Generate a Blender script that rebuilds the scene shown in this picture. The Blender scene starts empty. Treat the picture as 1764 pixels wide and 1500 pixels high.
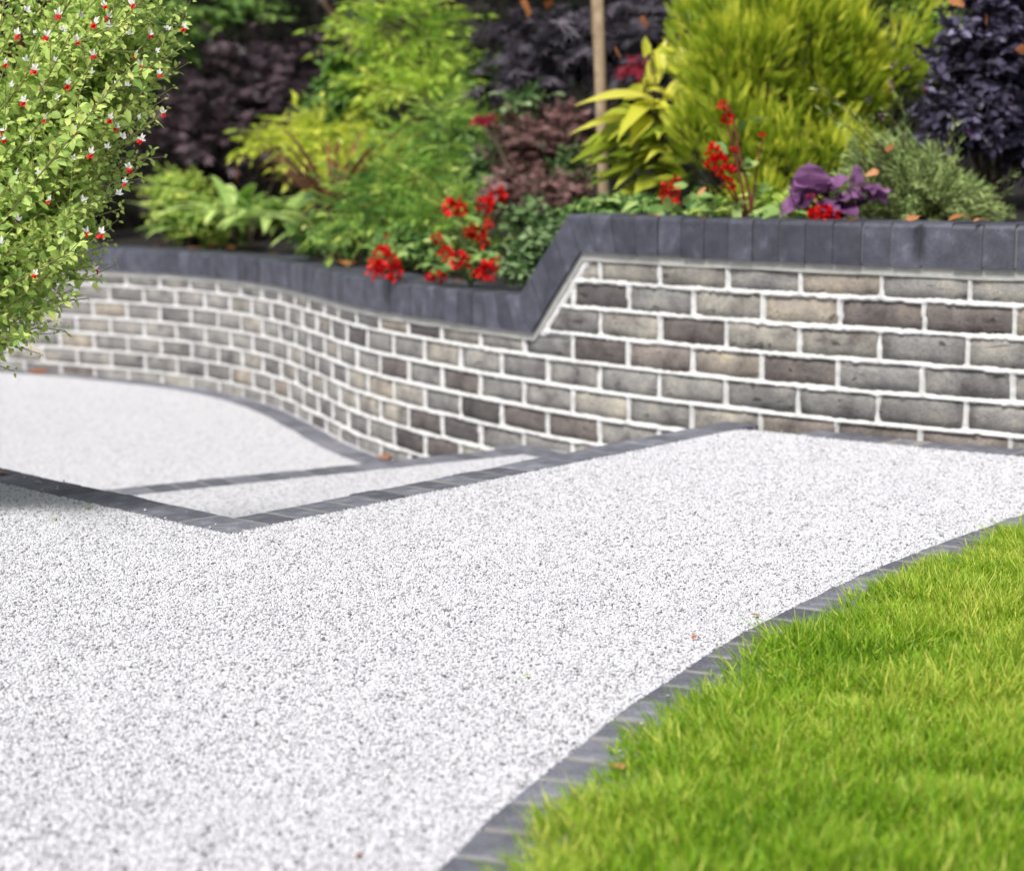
import bpy, bmesh, math, random
import numpy as np
from mathutils import Vector, Matrix
from mathutils.geometry import tessellate_polygon

sc = bpy.context.scene
# ------------------------------------------------------------------ camera, sky, sun, exposure
CAM_H, PITCH, FPX = 0.6454, math.radians(8.1534), 3252.28
cam_d = bpy.data.cameras.new('camera'); cam = bpy.data.objects.new('camera', cam_d)
sc.collection.objects.link(cam); sc.camera = cam
cam.location = (0, 0, CAM_H); cam.rotation_euler = (math.radians(90) - PITCH, 0, 0)
cam_d.sensor_fit = 'HORIZONTAL'; cam_d.sensor_width = 36.0; cam_d.lens = FPX / 1764 * 36
cam_d.clip_start = 0.02; cam_d.clip_end = 500
cam_d.dof.use_dof = True; cam_d.dof.focus_distance = 2.92; cam_d.dof.aperture_fstop = 4.7

SUN_EL, SUN_AZ = math.radians(52), math.radians(212)     # azimuth from +Y, clockwise
world = bpy.data.worlds.new('World'); sc.world = world; world.use_nodes = True
nt = world.node_tree; nt.nodes.clear()
sky = nt.nodes.new('ShaderNodeTexSky'); sky.sky_type = 'NISHITA'; sky.sun_disc = False
sky.sun_elevation = SUN_EL; sky.sun_rotation = SUN_AZ; sky.air_density = 1.0; sky.dust_density = 4.0; sky.ozone_density = 1.0
hs = nt.nodes.new('ShaderNodeHueSaturation'); hs.inputs['Saturation'].default_value = 0.28
bg = nt.nodes.new('ShaderNodeBackground'); bg.inputs[1].default_value = 0.088
wo = nt.nodes.new('ShaderNodeOutputWorld')
nt.links.new(sky.outputs[0], hs.inputs['Color']); nt.links.new(hs.outputs[0], bg.inputs[0]); nt.links.new(bg.outputs[0], wo.inputs[0])
sun_d = bpy.data.lights.new('sun', 'SUN'); sun_d.energy = 2.8; sun_d.angle = math.radians(14); sun_d.color = (1, 0.965, 0.91)
sun = bpy.data.objects.new('sun', sun_d); sc.collection.objects.link(sun)
to_sun = Vector((math.sin(SUN_AZ) * math.cos(SUN_EL), math.cos(SUN_AZ) * math.cos(SUN_EL), math.sin(SUN_EL)))
sun.rotation_euler = to_sun.to_track_quat('Z', 'Y').to_euler(); sun.location = (-3, -6, 9)
vs = sc.view_settings; vs.view_transform = 'Standard'; vs.look = 'None'; vs.gamma = 1; vs.use_curve_mapping = False
vs.exposure = 0.46
sc.cycles.max_bounces = 6; sc.cycles.transparent_max_bounces = 4

RNG = np.random.default_rng(7); random.seed(7)
COL = sc.collection

# ------------------------------------------------------------------ helpers
def tag(o, label=None, cat=None, group=None, kind=None):
    if label: o['label'] = label
    if cat: o['category'] = cat
    if group: o['group'] = group
    if kind: o['kind'] = kind
    return o

def empty(name, loc, label=None, cat=None, group=None, kind=None):
    o = bpy.data.objects.new(name, None); COL.objects.link(o); o.location = loc; o.empty_display_size = .05
    return tag(o, label, cat, group, kind)

def mesh_np(name, V, faces, mat=None, tint=None, smooth=False):
    """V (n,3); faces: list of int arrays (m,k). Fast mesh builder."""
    me = bpy.data.meshes.new(name)
    V = np.asarray(V, np.float32)
    loops = np.concatenate([f.reshape(-1) for f in faces]).astype(np.int32)
    sizes = np.concatenate([np.full(len(f), f.shape[1], np.int32) for f in faces])
    starts = np.concatenate([[0], np.cumsum(sizes)[:-1]]).astype(np.int32)
    me.vertices.add(len(V)); me.vertices.foreach_set('co', V.reshape(-1))
    me.loops.add(len(loops)); me.loops.foreach_set('vertex_index', loops)
    me.polygons.add(len(sizes)); me.polygons.foreach_set('loop_start', starts)
    me.polygons.foreach_set('use_smooth', np.full(len(sizes), smooth))
    if tint is not None:
        a = me.attributes.new('tint', 'FLOAT', 'POINT'); a.data.foreach_set('value', np.asarray(tint, np.float32))
    me.update(calc_edges=True); me.validate()
    if mat: me.materials.append(mat)
    return me

def add(name, me, parent=None, **k):
    """link a mesh; its vertices are in world space, the parent only translated"""
    o = bpy.data.objects.new(name, me); COL.objects.link(o)
    if parent is not None:
        o.parent = parent; o.matrix_parent_inverse = Matrix.Translation(-Vector(parent.location))
    return tag(o, **k)

def place(name, me, M, parent=None):
    o = bpy.data.objects.new(name, me); COL.objects.link(o)
    if parent is not None:
        o.parent = parent; o.matrix_parent_inverse = Matrix.Translation(-Vector(parent.location))
    o.matrix_basis = M
    return o

def norm(a):
    return a / np.maximum(np.linalg.norm(a, axis=-1, keepdims=True), 1e-9)

def spot(u, v, Y):
    """world point at distance Y ahead, sighted through (u, v) of the survey picture"""
    a = (u - 882) / FPX; b = (v - 750) / FPX
    dy = math.cos(PITCH) - b * math.sin(PITCH); dz = -math.sin(PITCH) - b * math.cos(PITCH)
    return np.array([a * Y / dy, Y, CAM_H + dz * Y / dy])

def inframe(P, m=0.12):
    y = np.maximum(P[:, 1], .05); d = y * math.cos(PITCH) - (P[:, 2] - CAM_H) * math.sin(PITCH)
    x = P[:, 0] / d * FPX / 882; v = ((P[:, 2] - CAM_H) * math.cos(PITCH) + y * math.sin(PITCH)) / d * FPX / 750
    return (np.abs(x) < 1 + m) & (np.abs(v) < 1 + m)

def noise1(x, scale, seed):
    r = np.random.default_rng(seed).uniform(-1, 1, 4096); t = np.asarray(x) / scale + 1000.0
    i = np.floor(t).astype(int); f = t - i; f = f * f * (3 - 2 * f)
    return r[i % 4096] * (1 - f) + r[(i + 1) % 4096] * f

def noise2(x, y, scale, seed):
    r = np.random.default_rng(seed).uniform(-1, 1, (256, 256)); a = x / scale + 100; b = y / scale + 100
    i = np.floor(a).astype(int); j = np.floor(b).astype(int); f = a - i; g = b - j
    f = f * f * (3 - 2 * f); g = g * g * (3 - 2 * g); i0, i1, j0, j1 = i % 256, (i + 1) % 256, j % 256, (j + 1) % 256
    return (r[i0, j0] * (1 - f) + r[i1, j0] * f) * (1 - g) + (r[i0, j1] * (1 - f) + r[i1, j1] * f) * g

# ------------------------------------------------------------------ materials
def new_mat(name):
    m = bpy.data.materials.new(name); m.use_nodes = True
    n = m.node_tree; b = n.nodes['Principled BSDF']
    return m, n, b

def ramp(n, stops, src):
    r = n.nodes.new('ShaderNodeValToRGB'); e = r.color_ramp.elements
    while len(e) < len(stops): e.new(0.5)
    for k, (p, c) in enumerate(stops):
        e[k].position = p; e[k].color = (*c, 1)
    n.links.new(src, r.inputs[0]); return r

def noise_node(n, scale, detail=4, rough=.55):
    t = n.nodes.new('ShaderNodeTexCoord'); x = n.nodes.new('ShaderNodeTexNoise')
    x.inputs['Scale'].default_value = scale; x.inputs['Detail'].default_value = detail; x.inputs['Roughness'].default_value = rough
    n.links.new(t.outputs['Object'], x.inputs['Vector']); return x

def bump(n, b, h, strength, dist):
    u = n.nodes.new('ShaderNodeBump'); u.inputs['Strength'].default_value = strength; u.inputs['Distance'].default_value = dist
    n.links.new(h, u.inputs['Height']); n.links.new(u.outputs[0], b.inputs['Normal']); return u

def mixc(n, a, b, fac, mode='MIX'):
    m = n.nodes.new('ShaderNodeMix'); m.data_type = 'RGBA'; m.blend_type = mode
    for sock, v in ((m.inputs[6], a), (m.inputs[7], b), (m.inputs[0], fac)):
        if hasattr(v, 'is_output'): n.links.new(v, sock)
        elif isinstance(v, (int, float)): sock.default_value = v
        else: sock.default_value = (*v, 1)
    return m.outputs[2]

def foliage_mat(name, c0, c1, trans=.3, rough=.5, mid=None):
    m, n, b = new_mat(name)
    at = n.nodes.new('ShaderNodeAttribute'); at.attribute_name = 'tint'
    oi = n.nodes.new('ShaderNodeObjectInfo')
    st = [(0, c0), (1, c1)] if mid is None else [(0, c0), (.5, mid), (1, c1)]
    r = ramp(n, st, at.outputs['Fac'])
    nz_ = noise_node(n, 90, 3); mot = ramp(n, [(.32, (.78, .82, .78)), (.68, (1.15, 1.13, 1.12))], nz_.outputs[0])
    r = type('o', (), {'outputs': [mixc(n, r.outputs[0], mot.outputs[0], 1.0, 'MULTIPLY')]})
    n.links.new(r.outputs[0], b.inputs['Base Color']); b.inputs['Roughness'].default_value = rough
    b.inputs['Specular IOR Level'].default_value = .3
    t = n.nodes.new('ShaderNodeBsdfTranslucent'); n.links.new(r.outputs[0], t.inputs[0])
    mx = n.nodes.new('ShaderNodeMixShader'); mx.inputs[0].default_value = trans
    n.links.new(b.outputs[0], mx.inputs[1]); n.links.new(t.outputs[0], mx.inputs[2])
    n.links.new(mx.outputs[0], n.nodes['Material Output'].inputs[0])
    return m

def plain_mat(name, c, rough=.7, c2=None, scale=60, bstr=.3, bdist=.002):
    m, n, b = new_mat(name)
    x = noise_node(n, scale)
    r = ramp(n, [(.3, c), (.7, c2 or tuple(v * .7 for v in c))], x.outputs[0])
    n.links.new(r.outputs[0], b.inputs['Base Color']); b.inputs['Roughness'].default_value = rough
    bump(n, b, x.outputs[0], bstr, bdist); return m

def stone_sheet_mat(gap=.20, k=1.0):
    """resin-bound marble chippings: cells of white, grey and dark stone with relief"""
    m, n, b = new_mat('bound_stone')
    t = n.nodes.new('ShaderNodeTexCoord'); v = n.nodes.new('ShaderNodeTexVoronoi'); v.inputs['Scale'].default_value = 190
    n.links.new(t.outputs['Object'], v.inputs['Vector'])
    sep = n.nodes.new('ShaderNodeSeparateColor'); n.links.new(v.outputs['Color'], sep.inputs[0])
    r = ramp(n, [(0, (.10, .10, .115)), (.06, (.24, .24, .27)), (.16, (.46 * k, .46 * k, .49 * k)), (.4, (.66 * k, .66 * k, .69 * k)), (1, (.78 * k, .78 * k, .80 * k))], sep.outputs[0])
    e = n.nodes.new('ShaderNodeTexVoronoi'); e.feature = 'DISTANCE_TO_EDGE'; e.inputs['Scale'].default_value = 190
    n.links.new(t.outputs['Object'], e.inputs['Vector'])
    g = ramp(n, [(0, (gap, gap, gap * 1.08)), (.10, (1, 1, 1))], e.outputs['Distance'])
    c = mixc(n, r.outputs[0], g.outputs[0], 1.0, 'MULTIPLY')
    n.links.new(c, b.inputs['Base Color']); b.inputs['Roughness'].default_value = .55
    bump(n, b, e.outputs['Distance'], .6, .003)
    return m

def pebble_mat():
    m, n, b = new_mat('marble_chip')
    oi = n.nodes.new('ShaderNodeObjectInfo')
    r = ramp(n, [(0, (.09, .09, .10)), (.04, (.24, .24, .26)), (.13, (.42, .42, .445)), (.34, (.55, .552, .59)), (1, (.70, .703, .742))], oi.outputs['Random'])
    n.links.new(r.outputs[0], b.inputs['Base Color']); b.inputs['Roughness'].default_value = .4
    return m

def brick_mat():
    m, n, b = new_mat('stock_brick')
    oi = n.nodes.new('ShaderNodeObjectInfo'); t = n.nodes.new('ShaderNodeTexCoord')
    add_ = n.nodes.new('ShaderNodeVectorMath'); add_.operation = 'ADD'
    sc_ = n.nodes.new('ShaderNodeVectorMath'); sc_.operation = 'SCALE'; sc_.inputs[0].default_value = (37, 19, 53)
    n.links.new(oi.outputs['Random'], sc_.inputs['Scale'])
    n.links.new(t.outputs['Object'], add_.inputs[0]); n.links.new(sc_.outputs[0], add_.inputs[1])
    def nz(s, d=5, ro=.6):
        x = n.nodes.new('ShaderNodeTexNoise'); x.inputs['Scale'].default_value = s; x.inputs['Detail'].default_value = d
        x.inputs['Roughness'].default_value = ro; n.links.new(add_.outputs[0], x.inputs['Vector']); return x
    big, fine = nz(12, 6, .62), nz(150)
    r1 = ramp(n, [(.30, (.40, .36, .37)), (.43, (.80, .79, .80)), (.54, (1.05, 1.05, 1.05)), (.68, (1.5, 1.44, 1.32))], big.outputs[0])
    c1 = mixc(n, oi.outputs['Color'], r1.outputs[0], 1.0, 'MULTIPLY')
    r2 = ramp(n, [(.33, (.76, .74, .74)), (.5, (1, 1, 1)), (.68, (1.13, 1.13, 1.12))], fine.outputs[0])
    c2 = mixc(n, c1, r2.outputs[0], 1.0, 'MULTIPLY')
    v = n.nodes.new('ShaderNodeTexVoronoi'); v.inputs['Scale'].default_value = 48; n.links.new(add_.outputs[0], v.inputs['Vector'])
    pit = ramp(n, [(.06, (.45, .42, .42)), (.13, (1, 1, 1))], v.outputs['Distance'])
    c3 = mixc(n, c2, pit.outputs[0], 1.0, 'MULTIPLY')
    # drag creases: stretched noise
    mp = n.nodes.new('ShaderNodeMapping'); mp.inputs['Scale'].default_value = (16, 20, 55)
    mp.inputs['Rotation'].default_value = (0, .25, 0)
    n.links.new(add_.outputs[0], mp.inputs[0]); w = n.nodes.new('ShaderNodeTexNoise'); w.inputs['Scale'].default_value = 1.0
    w.inputs['Detail'].default_value = 3; w.inputs['Distortion'].default_value = 1.2; n.links.new(mp.outputs[0], w.inputs['Vector'])
    cr = ramp(n, [(.315, (.16, .14, .14)), (.350, (1, 1, 1))], w.outputs[0])
    c4 = mixc(n, c3, cr.outputs[0], .8, 'MULTIPLY')
    n.links.new(c4, b.inputs['Base Color']); b.inputs['Roughness'].default_value = .85
    ma = n.nodes.new('ShaderNodeMath'); ma.operation = 'ADD'; n.links.new(cr.outputs[0], ma.inputs[0]); n.links.new(fine.outputs[0], ma.inputs[1])
    bump(n, b, ma.outputs[0], .8, .004)
    return m

def engineering_mat(name, c, c2):
    m, n, b = new_mat(name)
    oi = n.nodes.new('ShaderNodeObjectInfo'); x = noise_node(n, 22, 5); y = noise_node(n, 220, 3)
    r = ramp(n, [(.3, c), (.58, c2), (.76, tuple(v * 1.9 for v in c2))], x.outputs[0])
    r2 = ramp(n, [(0, (.70, .70, .72)), (1, (1.34, 1.34, 1.33))], oi.outputs['Random'])
    c3 = mixc(n, r.outputs[0], r2.outputs[0], 1.0, 'MULTIPLY')
    r3 = ramp(n, [(.3, (.68, .68, .68)), (.5, (1, 1, 1)), (.72, (1.25, 1.25, 1.25))], y.outputs[0])
    c4 = mixc(n, c3, r3.outputs[0], 1.0, 'MULTIPLY')
    n.links.new(c4, b.inputs['Base Color']); b.inputs['Roughness'].default_value = .55
    bump(n, b, y.outputs[0], .35, .0015); return m

M_STONE = stone_sheet_mat(.45, .95); M_STONE_LOW = stone_sheet_mat(.72, 1.0); M_PEB = pebble_mat(); M_BRICK = brick_mat()
M_COPE = engineering_mat('blue_coping_brick', (.038, .041, .058), (.068, .072, .096))
M_EDGE = engineering_mat('blue_edging_brick', (.095, .098, .122), (.165, .17, .205))
M_MORTAR = plain_mat('white_mortar', (.70, .70, .705), .85, (.50, .50, .495), 45, .7, .003)
M_BED = plain_mat('grey_bed_mortar', (.46, .46, .445), .85, (.36, .36, .345), 60)
M_JOINT = plain_mat('joint_mortar', (.30, .29, .28), .85, (.22, .21, .205), 60)
M_SOIL = plain_mat('shaded_bark_soil', (.014, .010, .008), .95, (.006, .005, .004), 45, .9, .02)  # soil darkened to near black, shade between the plants put into the colour
M_EARTH = plain_mat('earth', (.10, .09, .07), .95, (.06, .055, .04), 8)

# ------------------------------------------------------------------ wall line (plan), one knot per brick length
KX = [-1.919,-1.736,-1.561,-1.399,-1.254,-1.128,-1.017,-.920,-.835,-.761,-.683,-.612,-.532,-.439,-.334,-.220,-.099,.031,.167,.310,.465,.624,.790,.964,1.142]
KY = [8.623,8.492,8.350,8.195,8.024,7.840,7.648,7.450,7.248,7.042,6.835,6.625,6.416,6.211,6.012,5.817,5.621,5.426,5.236,5.055,4.884,4.718,4.561,4.422,4.290]
BL = .225
NL, NR = 5, 6
for k in range(NL):
    a = math.radians(-34 + 4 * k); KX.insert(0, KX[0] - BL * math.cos(a)); KY.insert(0, KY[0] - BL * math.sin(a))
for k in range(NR):
    a = math.radians(-36 + 5 * k); KX.append(KX[-1] + BL * math.cos(a)); KY.append(KY[-1] + BL * math.sin(a))
KX, KY = np.array(KX), np.array(KY)
KI = np.arange(len(KX)) - NL
S0, S1 = -NL * BL, (KI[-1]) * BL

def catmull(K, t):
    i = np.clip(np.floor(t).astype(int), 0, len(K) - 2); f = t - i
    p0, p1, p2, p3 = K[np.maximum(i - 1, 0)], K[i], K[i + 1], K[np.minimum(i + 2, len(K) - 1)]
    return .5 * (2 * p1 + (p2 - p0) * f + (2 * p0 - 5 * p1 + 4 * p2 - p3) * f ** 2 + (3 * p1 - p0 - 3 * p2 + p3) * f ** 3)

def W(s):
    t = np.atleast_1d(np.asarray(s, float)) / BL + NL
    return np.stack([catmull(KX, t), catmull(KY, t)], -1)

def Wt(s):
    d = W(np.asarray(s) + .03) - W(np.asarray(s) - .03); return norm(d)

def Wn(s):
    t = Wt(s); return np.stack([t[:, 1], -t[:, 0]], -1)      # towards the drive

def wp(s, off, z):
    """point on the wall: distance along, offset towards the drive, height"""
    s, off, z = np.broadcast_arrays(np.atleast_1d(np.asarray(s, float)), off, z)
    p = W(s) + Wn(s) * off[:, None]
    return np.concatenate([p, z[:, None]], 1)

ZA, CH = .105, .075                                            # height of the reference bed joint, course height
LOWB, HIGHB, COPE_H = .172, .409, .102
C1B, C2B = 3.885, 4.097                                        # corners of the raking coping (underside)
C1T, C2T = 3.822, 4.045
Z_UP, Z_MID, Z_LOW = 0.0, -.1575, -.315
S_UP, S_MID = 4.78, 3.86                                       # where the levels meet the wall

def cope_bottom(s):
    return np.interp(s, [C1B, C2B], [LOWB, HIGHB])

# ------------------------------------------------------------------ ground sheets
def inpoly(P, poly):
    x, y = P[:, 0], P[:, 1]; r = np.zeros(len(P), bool); n = len(poly)
    for i in range(n):
        x1, y1 = poly[i]; x2, y2 = poly[(i + 1) % n]
        c = (y1 > y) != (y2 > y)
        with np.errstate(divide='ignore', invalid='ignore'):
            r ^= c & (x < (x2 - x1) * (y - y1) / (y2 - y1) + x1)
    return r

def slab(name, poly, z, depth, mat, parent=None, kind='structure'):
    poly = [tuple(p) for p in poly]; n = len(poly)
    tris = tessellate_polygon([[Vector((x, y, 0)) for x, y in poly]])
    V = [(x, y, z) for x, y in poly]; F = [tuple(t) for t in tris]
    if depth:
        V += [(x, y, z - depth) for x, y in poly]
        F += [(i, (i + 1) % n, n + (i + 1) % n, n + i) for i in range(n)]
    me = bpy.data.meshes.new(name); me.from_pydata(V, [], F)
    bm = bmesh.new(); bm.from_mesh(me); bmesh.ops.recalc_face_normals(bm, faces=bm.faces)
    up = sum(f.normal.z for f in bm.faces if abs(f.normal.z) > .9)
    if up < 0: bmesh.ops.reverse_faces(bm, faces=bm.faces)
    bm.to_mesh(me); bm.free(); me.materials.append(mat)
    return add(name, me, parent, kind=kind)

EW = .098                                                      # edging width
CORN = np.array([-.503, 3.271])                                # inner corner of the top step
R_END = np.array([.556, 4.598]); L_END = np.array([-2.35, 5.10])
def offset_line(pts, d):
    pts = np.asarray(pts, float); t = np.gradient(pts, axis=0); t = norm(t); nrm = np.stack([-t[:, 1], t[:, 0]], 1)
    return pts + nrm * d

def dense(pts, step):
    pts = np.asarray(pts, float); L = np.concatenate([[0], np.cumsum(np.linalg.norm(np.diff(pts, axis=0), axis=1))])
    q = np.linspace(0, L[-1], max(2, int(L[-1] / step) + 1))
    return np.stack([np.interp(q, L, pts[:, 0]), np.interp(q, L, pts[:, 1])], 1)

def smooth_line(pts, step, it=3):
    p = np.asarray(pts, float)
    for _ in range(it):
        q = [p[0]]
        for a, b in zip(p[:-1], p[1:]): q += [a * .75 + b * .25, a * .25 + b * .75]
        q.append(p[-1]); p = np.array(q)
    return dense(p, step)

LAWN = smooth_line([(.10,-1.6),(-.16,-.2),(-.22,.6),(-.205,1.1),(-.125,1.5),(-.065,1.669),(-.032,1.777),(-.008,1.841),(.035,1.95),(.079,2.055),(.124,2.16),(.185,2.29),
                    (.255,2.435),(.324,2.57),(.40,2.69),(.465,2.795),(.547,2.925),(.659,3.083),(.78,3.244),(.927,3.43),(1.10,3.62),(1.35,3.78),(1.75,3.86),(2.6,3.84)], .02)
sb = np.linspace(S_UP + .05, S1, 60)
border_in = wp(sb, .012 + EW, 0)[:, :2]                         # inner line of the edging along the wall, top level
border_in = border_in[(border_in[:, 0] > R_END[0] + .02)]
drive_poly = [tuple(L_END)] + [tuple(CORN)] + [tuple(R_END)] + [tuple(p) for p in border_in] + [(3.4, 3.95), (3.4, 3.84)] + [tuple(p) for p in LAWN[::-1]] + [(-4.5, -1.6), (-4.5, 5.10)]
drive = slab('driveway', drive_poly, Z_UP, .34, M_STONE)

low_poly = [(-9, 3.2), (-.9, 3.2), (1.2, 4.9)] + [tuple(p) for p in wp(np.linspace(4.6, S0, 80), -.05, 0)[:, :2]] + [(-9, 9.6)]
slab('lower_driveway', low_poly, Z_LOW, 0, M_STONE_LOW)
MN0, MN1 = np.array([-1.50, 4.298]), np.array([.06, 5.368])     # outer line of the middle step
md = norm(MN1 - MN0); mnorm = np.array([-md[1], md[0]])
mid_poly = [tuple(MN0 - mnorm * EW * .97), (-1.2, 3.8), (-.4, 3.5), (.6, 4.75), (.30, 5.06), tuple(wp(S_MID + .04, -.03, 0)[0, :2]), tuple(MN1 - mnorm * EW * .97)]
slab('step_tread', mid_poly, Z_MID, .17, M_STONE_LOW)
slab('ground', [(-150, -150), (150, -150), (150, 150), (-150, 150)], Z_LOW - .03, 0, M_EARTH)
lawn_line = offset_line(LAWN, -(EW + .002))
lawn_poly = [tuple(p) for p in lawn_line] + [(3.4, 3.70), (3.4, -1.6)]
M_TURF = plain_mat('turf_soil', (.060, .085, .018), .95, (.035, .05, .012), 60, .6, .01)
slab('lawn', lawn_poly, Z_UP - .006, .3, M_TURF)
bedp = [(-4.5, 2.2), (-1.16, 2.2), (-1.14, 3.0), (-1.17, 3.5), (-1.45, 3.85), (-4.5, 4.0)]
slab('planting_bed', bedp, Z_UP + .012, .0, M_SOIL)

# ------------------------------------------------------------------ brick pieces
def rough_brick(seed, L=.2135, H=.0635, D=.10):
    r = np.random.default_rng(seed); nx, nz = 6, 4
    V = np.zeros((nz, nx, 3))
    for j in range(nz):
        for i in range(nx):
            e = (i in (0, nx - 1)) or (j in (0, nz - 1))
            V[j, i] = ((i / (nx - 1) - .5) * L, -.0045 * e + r.normal(0, .0012), (j / (nz - 1) - .5) * H)
            if e: V[j, i, 0] += r.normal(0, .0012); V[j, i, 2] += r.normal(0, .0012)
    for j, i in ((0, 0), (0, nx - 1), (nz - 1, 0), (nz - 1, nx - 1)):
        V[j, i, 0] *= .985; V[j, i, 2] *= .95
    V = V.reshape(-1, 3); V[:, 1] *= -1                         # local: x along, -y towards the drive
    quads = [(j * nx + i, j * nx + i + 1, (j + 1) * nx + i + 1, (j + 1) * nx + i) for j in range(nz - 1) for i in range(nx - 1)]
    ring = [i for i in range(nx)] + [j * nx + nx - 1 for j in range(1, nz)] + [(nz - 1) * nx + i for i in range(nx - 2, -1, -1)] + [j * nx for j in range(nz - 2, 0, -1)]
    back = len(V); V = np.vstack([V, [[-L / 2, D, -H / 2], [L / 2, D, -H / 2], [L / 2, D, H / 2], [-L / 2, D, H / 2]]])
    F = [tuple(q) for q in quads]
    c = [0, nx - 1, nz * nx - 1, (nz - 1) * nx]
    pos = [ring.index(k) for k in c]
    for k in range(4):
        a, b2 = pos[k], pos[(k + 1) % 4] if k < 3 else len(ring)
        seg = [ring[m % len(ring)] for m in range(a, b2 + 1)]
        F.append(tuple(seg[::-1]) + (back + k, back + (k + 1) % 4))
    me = bpy.data.meshes.new('brick'); me.from_pydata(V.tolist(), [], F); me.materials.append(M_BRICK)
    me.polygons.foreach_set('use_smooth', [True] * 15 + [False] * 4)
    return me

def cut_brick(me0, x0, x1, z_of_x=None, z1=None):
    me = me0.copy(); bm = bmesh.new(); bm.from_mesh(me)
    def cut(co, no):
        g = bm.verts[:] + bm.edges[:] + bm.faces[:]
        r = bmesh.ops.bisect_plane(bm, geom=g, plane_co=co, plane_no=no, clear_outer=True)
        ed = [e for e in r['geom_cut'] if isinstance(e, bmesh.types.BMEdge)]
        bmesh.ops.holes_fill(bm, edges=ed)
    if z_of_x is not None: cut(z_of_x[0], z_of_x[1])
    if z1 is not None: cut((0, 0, z1), (0, 0, 1))
    bm.to_mesh(me); n = len(bm.faces); bm.free()
    return me if n else None

def edge_brick(seed, L=.0715, Wd=EW, H=.06):
    r = np.random.default_rng(seed); c = .003
    a, b = L / 2, Wd / 2
    V = []
    for (x, y) in ((-a, -b), (a, -b), (a, b), (-a, b)): V.append((x, y, -H))
    for (x, y) in ((-a, -b), (a, -b), (a, b), (-a, b)): V.append((x + r.normal(0, .0007), y + r.normal(0, .001), -c + r.normal(0, .0006)))
    for (x, y) in ((-a, -b), (a, -b), (a, b), (-a, b)): V.append((x - math.copysign(c, x) + r.normal(0, .0006), y - math.copysign(c * 1.2, y), r.normal(0, .0006)))
    V.append((r.normal(0, .01), r.normal(0, .015), r.normal(0.0004, .0005)))
    F = []
    for k in (0, 4):
        for i in range(4): F.append((k + i, k + (i + 1) % 4, k + 4 + (i + 1) % 4, k + 4 + i))
    for i in range(4): F.append((8 + i, 8 + (i + 1) % 4, 12))
    me = bpy.data.meshes.new('edging_brick'); me.from_pydata(V, [], F); me.materials.append(M_EDGE)
    return me

# ------------------------------------------------------------------ the brick wall
wall = empty('brick_wall', (*W(3.0)[0], Z_MID), 'curved grey brick wall with white joints and a dark coping that steps up', 'wall', None, 'thing')
VAR = [rough_brick(100 + k) for k in range(10)]
PAL = [((.275, .268, .256), 34), ((.238, .234, .230), 32), ((.315, .30, .27), 16), ((.33, .295, .25), 9), ((.195, .19, .188), 12), ((.098, .090, .090), 4), ((.15, .132, .125), 4), ((.215, .188, .172), 6)]
pc = [p[0] for p in PAL]; pw = np.array([p[1] for p in PAL], float); pw /= pw.sum()
DARK = {(-1, 14): 5, (-1, 18): 6, (-1, 19): 7, (-2, 19.5): 6, (-3, 23): 6, (-1, 21): 6, (2, 15.5): 5, (2, 16.5): 6, (2, 17.5): 6, (3, 15): 5, (4, 13.5): 5, (4, 14.5): 6, (3, 14): 6,
        (-3, 19): 1, (-3, 20): 2, (-2, 17.5): 1, (-2, 21.5): 2, (0, 18.5): 1, (0, 19.5): 0, (1, 19): 0, (1, 20): 2, (1, 21): 7, (-2, 22.5): 1, (0, 20.5): 1, (0, 17.5): 0, (-1, 17): 1, (1, 18): 2, (-1, 16): 0, (-1, 15): 2, (0, 16.5): 1, (0, 15.5): 0, (1, 17): 0, (1, 16): 1, (-4, 22): 3, (-4, 21): 3, (-4, 23): 3, (-3, 21): 3, (-1, 20): 3, (-2, 20.5): 2, (-2, 18.5): 2, (1, 22): 7, (0, 21.5): 1, (-1, 13): 3, (5, 15): 5, (-1, 22): 1, (0, 22.5): 4}
prng = np.random.default_rng(21)
def ground_at(s): return Z_UP if s > S_UP else (Z_MID if s > S_MID else Z_LOW)

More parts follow.
